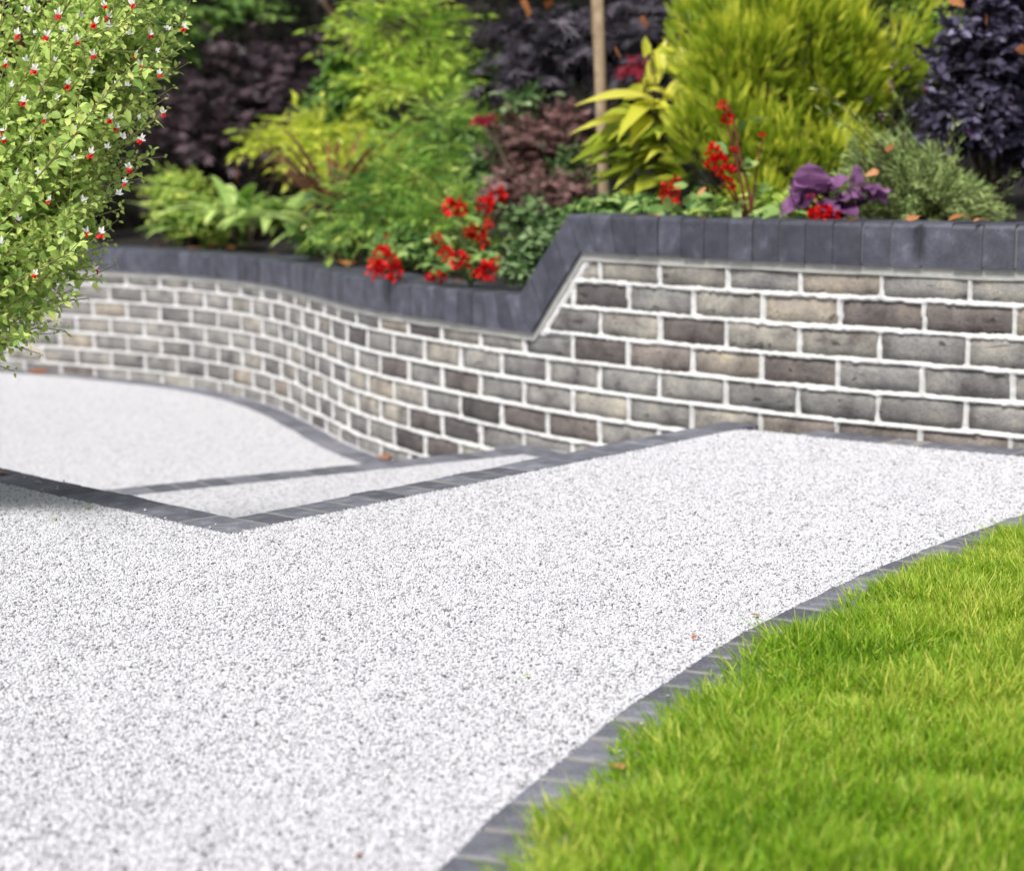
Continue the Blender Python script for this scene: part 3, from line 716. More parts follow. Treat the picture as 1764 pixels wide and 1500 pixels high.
def shrub(name, label, cat, blobs, mat, kind='simple', leaf=(.03, .5), twigs=150, per=14, droop=.25, flat=.6, seed=1, base=None, part_leaves=0, group=None,
          upright=0.0, trunk_r=.008, stem_mat=None, front=.55, start=.35, jitter=.5, tint_up=.35, limbs=8, inner=.25, tvar=.22):
    r = np.random.default_rng(seed)
    C0 = np.mean([b[0] for b in blobs], 0)
    if base is None:
        z = bed_z(C0[0], C0[1])[0]; base = np.array([C0[0], C0[1], float(z) - .02])
    root = empty(name, tuple(base), label, cat, group, 'thing')
    PP, DD, NN, LL, TT, paths, rads = [], [], [], [], [], [], []
    vol = np.array([np.prod(b[1][[0, 2]]) for b in blobs]); vol = vol / vol.sum()
    for (C, R), fr in zip(blobs, vol):
        n = max(6, int(twigs * fr)); d = norm(r.normal(size=(n, 3)))
        d[:, 1] = np.where(r.random(n) < front, -np.abs(d[:, 1]), d[:, 1]); d[:, 2] += upright * r.random(n); d = norm(d)
        rad = r.uniform(inner, 1.08, n) ** .55
        tip = C + d * R * rad[:, None]
        st = C + (tip - C) * .15 + np.array([0, 0, -.35]) * R * r.uniform(.4, 1, (n, 1)); ln = np.linalg.norm(tip - st, axis=1)
        t = np.linspace(start, 1.0, per)[None, :, None] + r.uniform(-.02, .02, (n, per, 1))
        P = st[:, None] + (tip - st)[:, None] * t - UP * (ln[:, None, None] * droop * .5 * t * t)
        tw = norm(tip - st)[:, None] - UP * droop * t; sd = norm(np.cross(tw, UP + r.normal(0, .25, (n, per, 3)))); sgn = np.where(np.arange(per) % 2 == 0, 1, -1)[None, :, None]
        last = (np.arange(per) == per - 1)[None, :, None]
        D = norm(tw * .6 + np.where(last, 0, sd * sgn) + r.normal(0, jitter * .5, (n, per, 3)) - UP * .15)
        out = norm(P - C)
        N = norm(UP * flat + out * (1 - flat) * 1.2 + r.normal(0, .35, (n, per, 3)))
        PP.append(P.reshape(-1, 3)); DD.append(D.reshape(-1, 3)); NN.append(N.reshape(-1, 3))
        LL.append((leaf[0] * r.uniform(.6, 1.2, (n, per)) * (1 - .25 * t[..., 0])).ravel())
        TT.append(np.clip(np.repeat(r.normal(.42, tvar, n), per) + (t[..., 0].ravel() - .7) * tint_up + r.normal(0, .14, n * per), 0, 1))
        for i in range(n):
            paths.append(np.array([st[i], st[i] + (tip[i] - st[i]) * .5 - UP * ln[i] * droop * .12, tip[i] - UP * ln[i] * droop * .5])); rads.append(np.array([1, .7, .25]) * trunk_r * .28)
        for i in r.integers(0, n, max(3, int(limbs * fr))):
            paths.append(arc(base + np.r_[r.normal(0, .02, 2), 0], st[i], 0, 5, .05)); rads.append(np.linspace(1, .4, 5) * trunk_r)
    P, D, N, L, T = map(np.concatenate, (PP, DD, NN, LL, TT))
    Wd = L * leaf[1] * r.uniform(.8, 1.2, len(L))
    add('branches', tubes_mesh('branches', paths, rads, stem_mat or M_WOOD), root)
    if part_leaves:
        vis = inframe(P, 0); sc_ = np.where(vis, L / P[:, 1], 0) * (1 + .6 * r.random(len(L))) + (-(P[:, 1] - P[:, 1].min()) * .004 + .0)
        pick = np.argsort(-sc_)[:part_leaves]; mask = np.zeros(len(P), bool); mask[pick] = True
        leaf_objects('leaf', kind, P[mask], D[mask], N[mask], L[mask], Wd[mask], T[mask], mat, root)
        P, D, N, L, Wd, T = (a[~mask] for a in (P, D, N, L, Wd, T))
    o = add('foliage', leaves_mesh('foliage', kind, P, D, N, L, Wd, T, mat), root, kind='stuff')
    return root

def rosette(name, label, cat, base, n, length, width, mat, seed, spread=1.0, lift=.8, arch=.55, toward=None, sub=7):
    """strap leaves arching from one crown, every leaf a part"""
    r = np.random.default_rng(seed); base = np.asarray(base, float); root = empty(name, tuple(base), label, cat, None, 'thing')
    for i in range(n):
        az = 2 * math.pi * (i / n) + r.normal(0, .25)
        if toward is not None and r.random() < .6: az = toward + r.normal(0, .7)
        L = length * r.uniform(.65, 1.1); h = np.array([math.cos(az), math.sin(az), 0]) * spread
        t = np.linspace(0, 1, sub)[:, None]; el = lift * r.uniform(.75, 1.25)
        C = base + h * L * (t * .85) + UP * L * (el * t - arch * r.uniform(.8, 1.2) * t * t)
        tg = norm(np.gradient(C, axis=0)); sd = norm(np.cross(tg, UP + 1e-3)); up = np.cross(sd, tg)
        w = width * r.uniform(.8, 1.2) * np.sin(np.pi * np.clip(t * .93 + .10, 0, 1)) ** .7 * .5
        V = np.stack([C - sd * w + up * w * .35, C, C + sd * w + up * w * .35], 1).reshape(-1, 3); k = np.arange(sub - 1)[:, None] * 3
        F = np.concatenate([k + np.array([[0, 1, 4, 3]]), k + np.array([[1, 2, 5, 4]])])
        T = np.clip(r.uniform(.15, .85) + (np.repeat(t[:, 0], 3) - .5) * .3, 0, 1)
        add('leaf', mesh_np('leaf', V, [F], mat, T, smooth=True), root)
    add('crown', tubes_mesh('crown', [np.array([base - UP * .03, base + UP * .02, base + UP * .05])], [np.array([.02, .018, .008])], M_WOOD, 6), root)
    return root

# ------------------------------------------------------------------ added backing behind the bed, deep shade put into its near-black colours
def backing_hedge():
    r = np.random.default_rng(77); s = np.linspace(S0, S1 - .1, 60); line = np.vstack([W(s[:1]) + BD * 2.9 + np.linspace(-2.6, -.1, 14)[:, None] * np.array([.92, .39]), W(s) + BD * 2.9]); s = np.concatenate([S0 + np.linspace(-2.6, -.1, 14), s])
    root = empty('backing_hedge', (*line[30], .3), 'tall leafy backing added behind all the shrubs, deep shade put into its colour', 'backing_hedge', None, 'thing')
    # lumpy opaque core in near black, added to stop light; no single branches
    hh = np.linspace(0.1, 2.7, 14); A = []
    for k, h in enumerate(hh):
        q = line + BD * (.10 * np.sin(s * 9 + k) + .12 * noise2(s, s * 0 + h, .35, 61)[:, None].ravel()[:, None] * np.ones((1, 2)) * 1.0 if False else .12 * noise2(s, s * 0 + h, .35, 61))[:, None]
        A.append(np.c_[q, np.full(len(s), h)])
    for k in range(13, -1, -1): A.append(np.c_[line + BD * .8, np.full(len(s), hh[k])])
    A = np.array(A); m, c = A.shape[:2]; i = np.arange(m * c).reshape(m, c)
    Q = np.stack([i[:-1, :-1], i[1:, :-1], i[1:, 1:], i[:-1, 1:]], -1).reshape(-1, 4)
    add('branches', mesh_np('branches', A.reshape(-1, 3), [Q], plain_mat('hedge_core_shade', (.020, .017, .012), .95, (.010, .009, .007), 20)), root)
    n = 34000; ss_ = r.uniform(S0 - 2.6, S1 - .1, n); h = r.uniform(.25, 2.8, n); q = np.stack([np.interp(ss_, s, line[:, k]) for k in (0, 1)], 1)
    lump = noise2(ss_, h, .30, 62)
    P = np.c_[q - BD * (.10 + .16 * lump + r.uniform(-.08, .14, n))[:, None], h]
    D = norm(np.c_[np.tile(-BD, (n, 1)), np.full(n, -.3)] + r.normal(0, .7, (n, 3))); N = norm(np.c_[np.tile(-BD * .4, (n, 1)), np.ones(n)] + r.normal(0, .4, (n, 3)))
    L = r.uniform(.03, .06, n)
    add('foliage', leaves_mesh('foliage', 'simple', P, D, N, L, L * .5, np.clip(r.normal(.4, .2, n) + .2 * lump, 0, 1), foliage_mat('hedge_leaf_shade', (.003, .006, .003), (.012, .022, .008), .1)), root, kind='stuff')  # near-black leaves, darkest in the hollows: shade put into the colour
backing_hedge()

# ------------------------------------------------------------------ foliage colours
F_PURPLE = foliage_mat('purple_maple_leaf', (0.012, 0.009, 0.013), (0.26, 0.18, 0.22), .12, .4, (0.062, 0.042, 0.055))
F_SLATE = foliage_mat('slate_maple_leaf', (0.016, 0.012, 0.018), (0.2, 0.17, 0.22), .12, .45, (0.062, 0.054, 0.074))
F_VIOLET = foliage_mat('violet_smoke_leaf', (0.02, 0.016, 0.03), (0.2, 0.18, 0.3), .12, .42, (0.07, 0.06, 0.108))
F_YEL = foliage_mat('golden_leaf', (0.14, 0.3, 0.03), (0.9, 0.96, 0.2), .4, .45, (0.5, 0.7, 0.09))
F_GOLD = foliage_mat('bright_gold_leaf', (.26, .38, .03), (1.0, .98, .22), .4, .45, (.72, .80, .085))
F_YG = foliage_mat('yellow_green_leaf', (0.05, 0.17, 0.03), (0.8, 0.92, 0.24), .4, .45, (0.32, 0.54, 0.09))
F_MID = foliage_mat('mid_green_leaf', (0.05, 0.14, 0.03), (0.36, 0.52, 0.13), .3, .45, (0.16, 0.3, 0.06))
F_SPI = foliage_mat('spirea_leaf', (0.16, 0.32, 0.05), (0.9, 0.96, 0.28), .35, .5, (0.5, 0.66, 0.13))
F_STRAP = foliage_mat('strap_leaf', (0.14, 0.3, 0.06), (0.82, 0.92, 0.36), .3, .45, (0.42, 0.6, 0.17))
F_BRONZE = foliage_mat('bronze_leaf', (0.08, 0.026, 0.018), (0.36, 0.15, 0.09), .25, .4, (0.19, 0.065, 0.045))
F_MUTED = foliage_mat('muted_maple_leaf', (0.05, 0.07, 0.035), (0.6, 0.34, 0.34), .25, .5, (0.24, 0.13, 0.125))
F_CON = foliage_mat('golden_conifer_spray', (0.018, 0.075, 0.01), (1.0, 0.98, 0.13), .35, .6, (0.36, 0.5, 0.03))
F_LAV = foliage_mat('grey_green_needle', (0.1, 0.17, 0.04), (0.62, 0.72, 0.3), .2, .6, (0.31, 0.43, 0.14))
F_AUC = foliage_mat('variegated_yellow_leaf', (.30, .36, .02), (.85, .80, .17), .35, .35, (.62, .63, .06))
F_AUC2 = foliage_mat('olive_yellow_leaf', (0.1, 0.18, 0.015), (0.9, 0.88, 0.14), .3, .4, (0.42, 0.5, 0.05))
F_PER = foliage_mat('plum_leaf', (0.07, 0.02, 0.075), (0.4, 0.19, 0.42), .25, .45, (0.19, 0.075, 0.2))
F_COVER = foliage_mat('cover_leaf', (0.06, 0.16, 0.04), (0.46, 0.6, 0.2), .25, .45, (0.19, 0.34, 0.09))
F_GREY = foliage_mat('greyish_leaf', (.055, .12, .04), (.36, .48, .25), .25, .5, (.16, .27, .10))
F_CRIM = foliage_mat('crimson_leaf', (.20, .01, .03), (.62, .05, .10), .3, .45, (.42, .02, .055))
F_MAROON = foliage_mat('maroon_leaf', (.06, .012, .012), (.32, .07, .05), .25, .45, (.16, .03, .025))
F_RED = foliage_mat('red_petal', (.30, .001, .003), (.90, .018, .016), .2, .45, (.62, .005, .008))
F_ORANGE = foliage_mat('dead_leaf', (.16, .05, .02), (.62, .30, .14), .2, .6, (.42, .14, .045))

# ------------------------------------------------------------------ back of the bed, left to right
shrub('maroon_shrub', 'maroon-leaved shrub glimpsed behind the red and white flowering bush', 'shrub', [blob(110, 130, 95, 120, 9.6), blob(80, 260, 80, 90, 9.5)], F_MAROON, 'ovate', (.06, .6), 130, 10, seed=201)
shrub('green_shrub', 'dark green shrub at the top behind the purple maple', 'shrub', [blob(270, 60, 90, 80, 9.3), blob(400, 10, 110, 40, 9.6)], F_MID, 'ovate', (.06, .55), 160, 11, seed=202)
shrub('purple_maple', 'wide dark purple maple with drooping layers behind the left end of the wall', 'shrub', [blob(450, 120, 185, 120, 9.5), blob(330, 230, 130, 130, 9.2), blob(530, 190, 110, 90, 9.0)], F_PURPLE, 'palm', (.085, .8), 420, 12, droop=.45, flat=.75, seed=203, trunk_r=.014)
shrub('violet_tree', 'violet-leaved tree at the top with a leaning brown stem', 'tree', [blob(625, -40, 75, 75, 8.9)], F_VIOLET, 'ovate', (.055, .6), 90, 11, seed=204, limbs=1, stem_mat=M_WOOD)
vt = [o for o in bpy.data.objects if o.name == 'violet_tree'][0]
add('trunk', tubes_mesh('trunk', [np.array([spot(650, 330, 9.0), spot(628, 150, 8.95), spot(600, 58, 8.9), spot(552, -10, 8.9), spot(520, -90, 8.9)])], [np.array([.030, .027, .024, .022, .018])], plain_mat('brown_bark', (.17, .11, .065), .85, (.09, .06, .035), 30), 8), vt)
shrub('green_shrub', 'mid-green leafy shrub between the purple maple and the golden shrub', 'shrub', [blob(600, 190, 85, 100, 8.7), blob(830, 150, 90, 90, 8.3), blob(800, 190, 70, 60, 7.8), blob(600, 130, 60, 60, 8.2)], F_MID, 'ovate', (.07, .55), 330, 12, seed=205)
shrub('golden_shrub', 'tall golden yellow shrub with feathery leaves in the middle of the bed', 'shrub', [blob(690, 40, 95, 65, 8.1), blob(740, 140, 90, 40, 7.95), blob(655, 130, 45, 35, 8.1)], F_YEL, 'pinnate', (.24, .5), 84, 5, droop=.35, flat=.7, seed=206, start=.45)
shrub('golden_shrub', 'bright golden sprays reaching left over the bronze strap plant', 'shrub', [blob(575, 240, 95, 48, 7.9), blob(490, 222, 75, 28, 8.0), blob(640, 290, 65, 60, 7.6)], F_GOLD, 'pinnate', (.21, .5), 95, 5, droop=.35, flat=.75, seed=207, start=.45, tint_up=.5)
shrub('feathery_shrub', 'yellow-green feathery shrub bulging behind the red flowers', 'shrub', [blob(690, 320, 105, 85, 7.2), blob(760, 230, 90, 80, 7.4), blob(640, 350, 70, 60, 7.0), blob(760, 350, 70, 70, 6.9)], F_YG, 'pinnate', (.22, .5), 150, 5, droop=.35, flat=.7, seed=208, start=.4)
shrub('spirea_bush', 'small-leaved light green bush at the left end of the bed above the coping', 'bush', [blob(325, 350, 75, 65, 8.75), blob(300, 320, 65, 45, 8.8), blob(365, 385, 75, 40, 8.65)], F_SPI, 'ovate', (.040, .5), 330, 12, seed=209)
rosette('strap_leaf_plant', 'green strap-leaved plant with one tall upright blade on the left', 'plant', spot(405, 400, 8.45), 26, .46, .055, F_STRAP, 210, toward=-1.6)
rosette('strap_leaf_plant', 'broader green strap-leaved clump right of the tall blade', 'plant', spot(470, 405, 8.15), 26, .40, .065, F_STRAP, 211, toward=-1.4)
tb = [o for o in bpy.data.objects if o.name == 'strap_leaf_plant'][0]
rosette('bronze_strap_plant', 'reddish bronze spiky plant under the golden sprays', 'plant', spot(575, 372, 7.3), 34, .42, .024, F_BRONZE, 212, lift=1.05, arch=.45)
rosette('strap_leaf_plant', 'pale green arching strap plant leaning over the low coping', 'plant', spot(555, 425, 7.45), 22, .36, .045, F_STRAP, 213, toward=-1.8, lift=.75)
rosette('strap_leaf_plant', 'darker strap-leaved plant nearest the bush end of the low coping', 'plant', spot(330, 415, 8.7), 22, .34, .04, F_STRAP, 243, toward=-1.6)
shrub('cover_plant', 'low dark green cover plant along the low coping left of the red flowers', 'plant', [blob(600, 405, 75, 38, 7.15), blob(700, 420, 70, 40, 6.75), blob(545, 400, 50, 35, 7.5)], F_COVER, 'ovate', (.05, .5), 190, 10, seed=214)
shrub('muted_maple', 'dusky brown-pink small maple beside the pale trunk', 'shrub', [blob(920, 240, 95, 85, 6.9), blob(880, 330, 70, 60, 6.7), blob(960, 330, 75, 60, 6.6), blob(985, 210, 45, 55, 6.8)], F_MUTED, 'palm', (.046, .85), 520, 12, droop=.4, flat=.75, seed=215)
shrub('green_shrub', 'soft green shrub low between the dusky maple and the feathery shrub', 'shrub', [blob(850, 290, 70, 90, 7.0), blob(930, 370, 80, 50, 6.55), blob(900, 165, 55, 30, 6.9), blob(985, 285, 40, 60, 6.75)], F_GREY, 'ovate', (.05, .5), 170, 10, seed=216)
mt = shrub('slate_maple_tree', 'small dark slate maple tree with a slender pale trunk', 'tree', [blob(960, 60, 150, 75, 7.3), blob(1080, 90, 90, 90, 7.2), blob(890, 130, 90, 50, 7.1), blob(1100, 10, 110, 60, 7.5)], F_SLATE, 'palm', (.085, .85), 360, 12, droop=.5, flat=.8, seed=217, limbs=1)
tr = [spot(1046, 372, 6.35), spot(1040, 330, 6.35), spot(1038, 250, 6.36), spot(1034, 120, 6.4), spot(1028, -10, 6.45), spot(1020, -130, 6.6)]
add('trunk', tubes_mesh('trunk', [arc(tr[i], tr[i + 1], 0, 3)[: 3 if i == 4 else 2] for i in range(0)] + [np.array(tr)], [np.array([.022, .020, .020, .021, .022, .022])], M_PALE, 8), mt)
shrub('maroon_shrub', 'sparse shrub with crimson leaves at the pale trunk', 'shrub', [blob(1085, 108, 42, 22, 6.5), blob(835, 200, 22, 10, 6.8)], F_CRIM, 'palm', (.055, .9), 9, 5, droop=.3, seed=218, limbs=2)
# ------------------------------------------------------------------ right half
def big_leaves(name, label, cat, base, specs, mat, stemmat=None, kind='big', group=None):
    """specs: (u, v, Y) of leaf base, (u, v, Y) of leaf tip, width, tint"""
    base = np.asarray(base, float); root = empty(name, tuple(base), label, cat, group, 'thing')
    A = np.array([spot(*s[0]) for s in specs]); B = np.array([spot(*s[1]) for s in specs]); D = B - A; L = np.linalg.norm(D, axis=1)
    N = np.tile(np.array([0, -.55, .8]), (len(A), 1)) + np.array([s[4] if len(s) > 4 else (0, 0, 0) for s in specs])
    leaf_objects('leaf', kind, A, D, N, L, np.array([s[2] for s in specs]), np.array([s[3] for s in specs]), mat, root)
    add('stems', tubes_mesh('stems', [arc(base, a, 0, 4, .06) for a in A], [np.linspace(.005, .002, 4)] * len(A), stemmat or M_WOOD), root)
    return root
r_ = np.random.default_rng(300)
specs = [((1125, 170, 5.9), (1005, 158, 5.75), .045, .9), ((1105, 205, 5.9), (993, 208, 5.75), .035, .8), ((1115, 165, 5.95), (1145, 68, 5.95), .06, .95, (0, -.8, 0)), ((1130, 175, 5.95), (1075, 195, 5.7), .055, .7),
         ((1140, 180, 5.9), (1190, 118, 5.85), .055, .85), ((1165, 120, 6.0), (1195, 70, 6.0), .07, .7), ((1135, 190, 5.9), (1105, 150, 5.8), .055, .95), ((1150, 200, 5.9), (1195, 165, 5.8), .07, .6), ((1120, 200, 5.9), (1090, 225, 5.75), .06, .6)]
for k in range(16):
    u, v = r_.uniform(1105, 1185), r_.uniform(85, 235); a_ = r_.uniform(0, 6.28); l = r_.uniform(40, 70)
    specs.append(((u, v, 5.92 + r_.normal(0, .04)), (u + l * math.cos(a_), v - .75 * l * math.sin(a_), 5.84 + r_.normal(0, .05)), r_.uniform(.03, .05), r_.uniform(.4, .95), (r_.normal(0, .5), 0, r_.normal(0, .3))))
root = big_leaves('golden_laurel', 'shrub with large lemon yellow leaves right of the pale trunk', 'shrub', spot(1140, 380, 6.0), specs, F_AUC)
sp2 = []
for k in range(46):
    u, v = r_.uniform(1060, 1200), r_.uniform(190, 345); a = r_.uniform(2.2, 4.0); l = r_.uniform(45, 85)
    sp2.append(((u, v, 5.95), (u + l * math.cos(a), v - l * .6 * math.sin(a) - 5, 5.82 + r_.normal(0, .06)), r_.uniform(.035, .06), r_.uniform(.1, .8), (r_.normal(0, .3), 0, 0)))
A = np.array([spot(*s[0]) for s in sp2]); B = np.array([spot(*s[1]) for s in sp2]); D = B - A
leaf_objects('leaf', 'big', A, D, np.tile([0, -.5, .8], (len(A), 1)) + r_.normal(0, .2, (len(A), 3)), np.linalg.norm(D, axis=1), np.array([s[2] for s in sp2]), np.array([s[3] for s in sp2]), F_AUC2, root)

def conifer(name, label, blobs, n, seed, base):
    r = np.random.default_rng(seed); root = empty(name, tuple(base), label, 'conifer', None, 'thing')
    PP, DD, NN, LL, TT, paths, rads = [], [], [], [], [], [], []
    for (C, R, m) in blobs:
        nl = max(8, m // 62); dl = norm(r.normal(size=(nl, 3))); dl[:, 1] = -np.abs(dl[:, 1]) * np.where(r.random(nl) < .85, 1, -1)
        lc = C + dl * R * r.uniform(.7, 1.0, (nl, 1)); lr = r.uniform(.055, .105, nl); w = r.integers(0, nl, m)
        e = norm(r.normal(size=(m, 3)) + np.array([0, -.5, .35]) + dl[w] * .5); rad = r.uniform(.15, 1, m) ** .5
        P = lc[w] + e * (lr[w] * rad)[:, None] * np.array([.85, .85, 1.25]); d = dl[w]; q = (rad - .68) * 3.6 + e[:, 2] * .7 + r.normal(0, .45, nl)[w]
        D = norm(e * .9 + d * .35 + np.array([0, -.10, .85]) + r.normal(0, .26, (m, 3)))
        N = norm(np.c_[r.normal(0, 1, m), -np.abs(r.normal(.6, .4, m)), r.normal(0, .35, m)])
        PP.append(P); DD.append(D); NN.append(N); LL.append(r.uniform(.036, .08, m)); TT.append(np.clip(.46 + .18 * q + .30 * (rad - .7) + r.normal(0, .15, m), 0, 1))
        for i in r.integers(0, m, 26): paths.append(arc(base + np.r_[r.normal(0, .03, 2), 0], P[i], 0, 5, -.05)); rads.append(np.linspace(.012, .002, 5))
    P, D, N, L, T = map(np.concatenate, (PP, DD, NN, LL, TT))
    add('branches', tubes_mesh('branches', paths, rads, M_WOOD), root)
    sc_ = np.where(inframe(P, 0), L - P[:, 1] * .15, -9); pick = np.argsort(-sc_)[:140]; mk = np.zeros(len(P), bool); mk[pick] = True
    leaf_objects('spray', 'spray', P[mk], D[mk], N[mk], L[mk], L[mk] * .46, T[mk], F_CON, root, name='spray')
    mk = ~mk
    add('foliage', leaves_mesh('foliage', 'spray', P[mk], D[mk], N[mk], L[mk], L[mk] * .46, T[mk], F_CON), root, kind='stuff')
    return root
def b3(u, v, ru, rv, Y, m, rd=.22):
    c, R = blob(u, v, ru, rv, Y, rd); return (c, R, m)
conifer('golden_conifer', 'golden yellow conifer with upright feathery plumes behind the high wall', [b3(1270, 130, 90, 150, 5.85, 2300), b3(1345, 90, 90, 160, 5.9, 2300), b3(1250, 240, 70, 90, 5.75, 1100)], 0, 401, spot(1300, 395, 5.9))
conifer('golden_conifer', 'greener golden conifer right of the feathery one and above the plum leaves', [b3(1430, 130, 85, 190, 5.95, 2300), b3(1500, 90, 75, 140, 6.0, 1500), b3(1370, 290, 80, 80, 5.7, 900), b3(1300, 330, 70, 60, 5.6, 600)], 0, 402, spot(1420, 395, 5.9))
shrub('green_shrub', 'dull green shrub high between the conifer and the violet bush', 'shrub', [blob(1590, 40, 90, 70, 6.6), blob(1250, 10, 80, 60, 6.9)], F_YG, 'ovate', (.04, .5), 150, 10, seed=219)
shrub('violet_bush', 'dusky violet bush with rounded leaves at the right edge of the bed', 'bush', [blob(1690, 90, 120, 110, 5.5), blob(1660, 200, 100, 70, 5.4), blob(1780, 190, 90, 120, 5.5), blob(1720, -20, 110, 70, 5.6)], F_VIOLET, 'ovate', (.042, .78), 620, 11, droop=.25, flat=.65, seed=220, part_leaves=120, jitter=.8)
# lavender: fine upright needles
def needle_bush(name, label, base, tips, seed, n_leaf=40, L0=.027):
    r = np.random.default_rng(seed); base = np.asarray(base, float); root = empty(name, tuple(base), label, 'bush', None, 'thing'); P, D, N, L, T, paths, rads = [], [], [], [], [], [], []
    for tip in tips:
        c = arc(base + np.r_[r.normal(0, .05), r.normal(0, .03), 0], tip, 0, 9, r.normal(.05, .05)); paths.append(c); rads.append(np.linspace(.003, .001, 9))
        t = r.uniform(.30, 1, n_leaf); k = t * 8; i = np.clip(k.astype(int), 0, 7); p = c[i] + (c[i + 1] - c[i]) * (k - i)[:, None]; tg = norm(c[i + 1] - c[i])
        sd = norm(np.cross(tg, r.normal(size=(n_leaf, 3)))); P.append(p); D.append(norm(tg * .9 + sd * .8)); N.append(norm(sd + r.normal(0, .3, (n_leaf, 3)))); L.append(L0 * r.uniform(.7, 1.3, n_leaf)); T.append(np.clip(r.normal(.45, .15) + (t - .6) * .4 + r.normal(0, .1, n_leaf), 0, 1))
    P, D, N, L, T = map(np.concatenate, (P, D, N, L, T))
    add('stems', tubes_mesh('stems', paths, rads, M_WOOD), root)
    add('foliage', leaves_mesh('foliage', 'narrow', P, D, N, L, np.full(len(L), .0032), T, F_LAV), root, kind='stuff'); return root
tips = []
for k in range(420):
    a = r_.uniform(0, 1); u = 1440 + 290 * a + r_.normal(0, 14); top = np.interp(u, [1420, 1470, 1560, 1640, 1730], [290, 235, 215, 265, 355]); v = top + (395 - top) * r_.beta(1.2, 1.6)
    tips.append(spot(u, v, 5.05 + r_.normal(0, .09)))
for (u, v) in ((1402, 150), (1415, 190), (1500, 200), (1548, 165), (1560, 205), (1650, 205), (1655, 240), (1745, 300), (1735, 330), (1520, 190), (1450, 215)): tips.append(spot(u, v, 5.05 + r_.normal(0, .05)))
lav = needle_bush('lavender_bush', 'grey-green needle-leaved lavender bush above the high coping on the right', spot(1590, 400, 5.1), tips, 403)
def bud(u, v, Y, size, mat, root, seed, name='flower', n=26, stretch=1.0):
    r = np.random.default_rng(seed); c = spot(u, v, Y); size = size * .68; d = norm(r.normal(size=(n, 3)) + [0, -.5, .25]); P = c + d * size * .52 * r.uniform(.3, 1.1, (n, 1)) * np.array([1, .7, stretch])
    N = norm(r.normal(size=(n, 3))); L = size * r.uniform(.38, .72, n)
    return add(name, leaves_mesh(name, 'ovate', P, d, N, L, L * .8, np.clip(r.normal(.5, .27, n), 0, 1), mat), root)
F_MAUVE = foliage_mat('mauve_petal', (.12, .03, .14), (.40, .16, .42), .2)
for k, (u, v) in enumerate(((1540, 112), (1563, 118), (1592, 155), (1497, 172), (1518, 200), (1672, 230), (1535, 145))): bud(u, v, 5.03, .018, F_MAUVE, lav, 500 + k, 'flower_bud', 12, 1.6)

# red salvias and plum leaves along the coping
def salvia_red(name, label, base, heads, leaves, seed, stem_c=None, spike=None):
    r = np.random.default_rng(seed); base = np.asarray(base, float); root = empty(name, tuple(base), label, 'flower', 'red bedding flowers along the coping', 'thing')
    paths, rads = [], []
    for (u, v, Y, s) in heads:
        bud(u, v, Y, s, F_RED, root, seed * 50 + int(u) + int(v), 'flower', 30, 1.0)
        paths.append(arc(base, spot(u, v + 10, Y), 0, 5, .08)); rads.append(np.linspace(.004, .0022, 5))
    if spike: paths.append(np.array([spot(*q) for q in spike])); rads.append(np.linspace(.005, .002, len(spike)))
    add('stems', tubes_mesh('stems', paths, rads, stem_c or M_STEM), root)
    P = np.array([spot(u + r.normal(0, 9), v + r.normal(0, 9), Y + r.normal(0, .03)) for (u, v, Y, n) in leaves for _ in range(n)]); n = len(P)
    D = norm(r.normal(size=(n, 3)) * [1, .6, .5] + [0, -.3, -.1]); N = norm(r.normal(0, .4, (n, 3)) + [0, -.4, 1]); L = r.uniform(.03, .062, n)
    leaf_objects('leaf', 'ovate', P, D, N, L, L * .62, np.clip(r.normal(.55, .2, n), 0, 1), F_COVER, root)
    return root
M_STEM = plain_mat('green_stem', (.13, .20, .05), .6, (.09, .14, .04), 50)
M_RSTEM = plain_mat('red_stem', (.22, .03, .03), .6, (.13, .03, .03), 50)
salvia_red('red_salvia', 'tall red salvia with a dark red spike before the golden conifer', spot(1290, 392, 4.98),
           [(1246, 182, 4.98, .028), (1253, 204, 4.98, .034), (1228, 262, 4.93, .040), (1240, 280, 4.92, .050), (1225, 282, 4.93, .036), (1250, 298, 4.92, .042), (1256, 320, 4.93, .034), (1264, 258, 4.98, .02), (1313, 232, 4.98, .016)],
           [(1290, 200, 5.0, 3), (1245, 240, 5.0, 3), (1280, 290, 5.0, 4), (1230, 360, 4.98, 9), (1270, 355, 4.96, 9), (1320, 365, 4.96, 8), (1205, 340, 5.0, 6), (1300, 330, 5.0, 5)], 31, M_RSTEM, [(1297, 392, 4.98), (1290, 330, 4.98), (1272, 255, 4.98), (1262, 195, 4.98), (1246, 172, 4.98)])
salvia_red('red_salvia', 'short red salvia right beside the pale trunk', spot(1160, 388, 5.18), [(1150, 322, 5.12, .036), (1158, 338, 5.1, .046), (1165, 312, 5.13, .028), (1143, 342, 5.12, .03)],
           [(1180, 325, 5.15, 3), (1150, 365, 5.12, 9), (1190, 360, 5.1, 9), (1110, 365, 5.2, 9), (1085, 355, 5.3, 9)], 32)
salvia_red('red_salvia', 'red flower resting on the high coping below the plum leaves', spot(1415, 395, 4.78), [(1402, 370, 4.74, .036), (1420, 366, 4.73, .040), (1436, 371, 4.73, .036), (1412, 376, 4.71, .034), (1395, 378, 4.73, .024), (1398, 340, 4.8, .018)],
           [(1370, 375, 4.78, 4), (1340, 378, 4.8, 5)], 33)
salvia_red('red_salvia', 'low red flower cluster on the left drooping over the low coping', spot(672, 475, 6.22), [(655, 438, 6.12, .06), (668, 450, 6.1, .06), (652, 462, 6.06, .055), (680, 466, 6.05, .065), (664, 408, 6.2, .02), (643, 468, 6.06, .04)],
           [(640, 425, 6.25, 5), (690, 440, 6.2, 6), (665, 430, 6.2, 4)], 34)
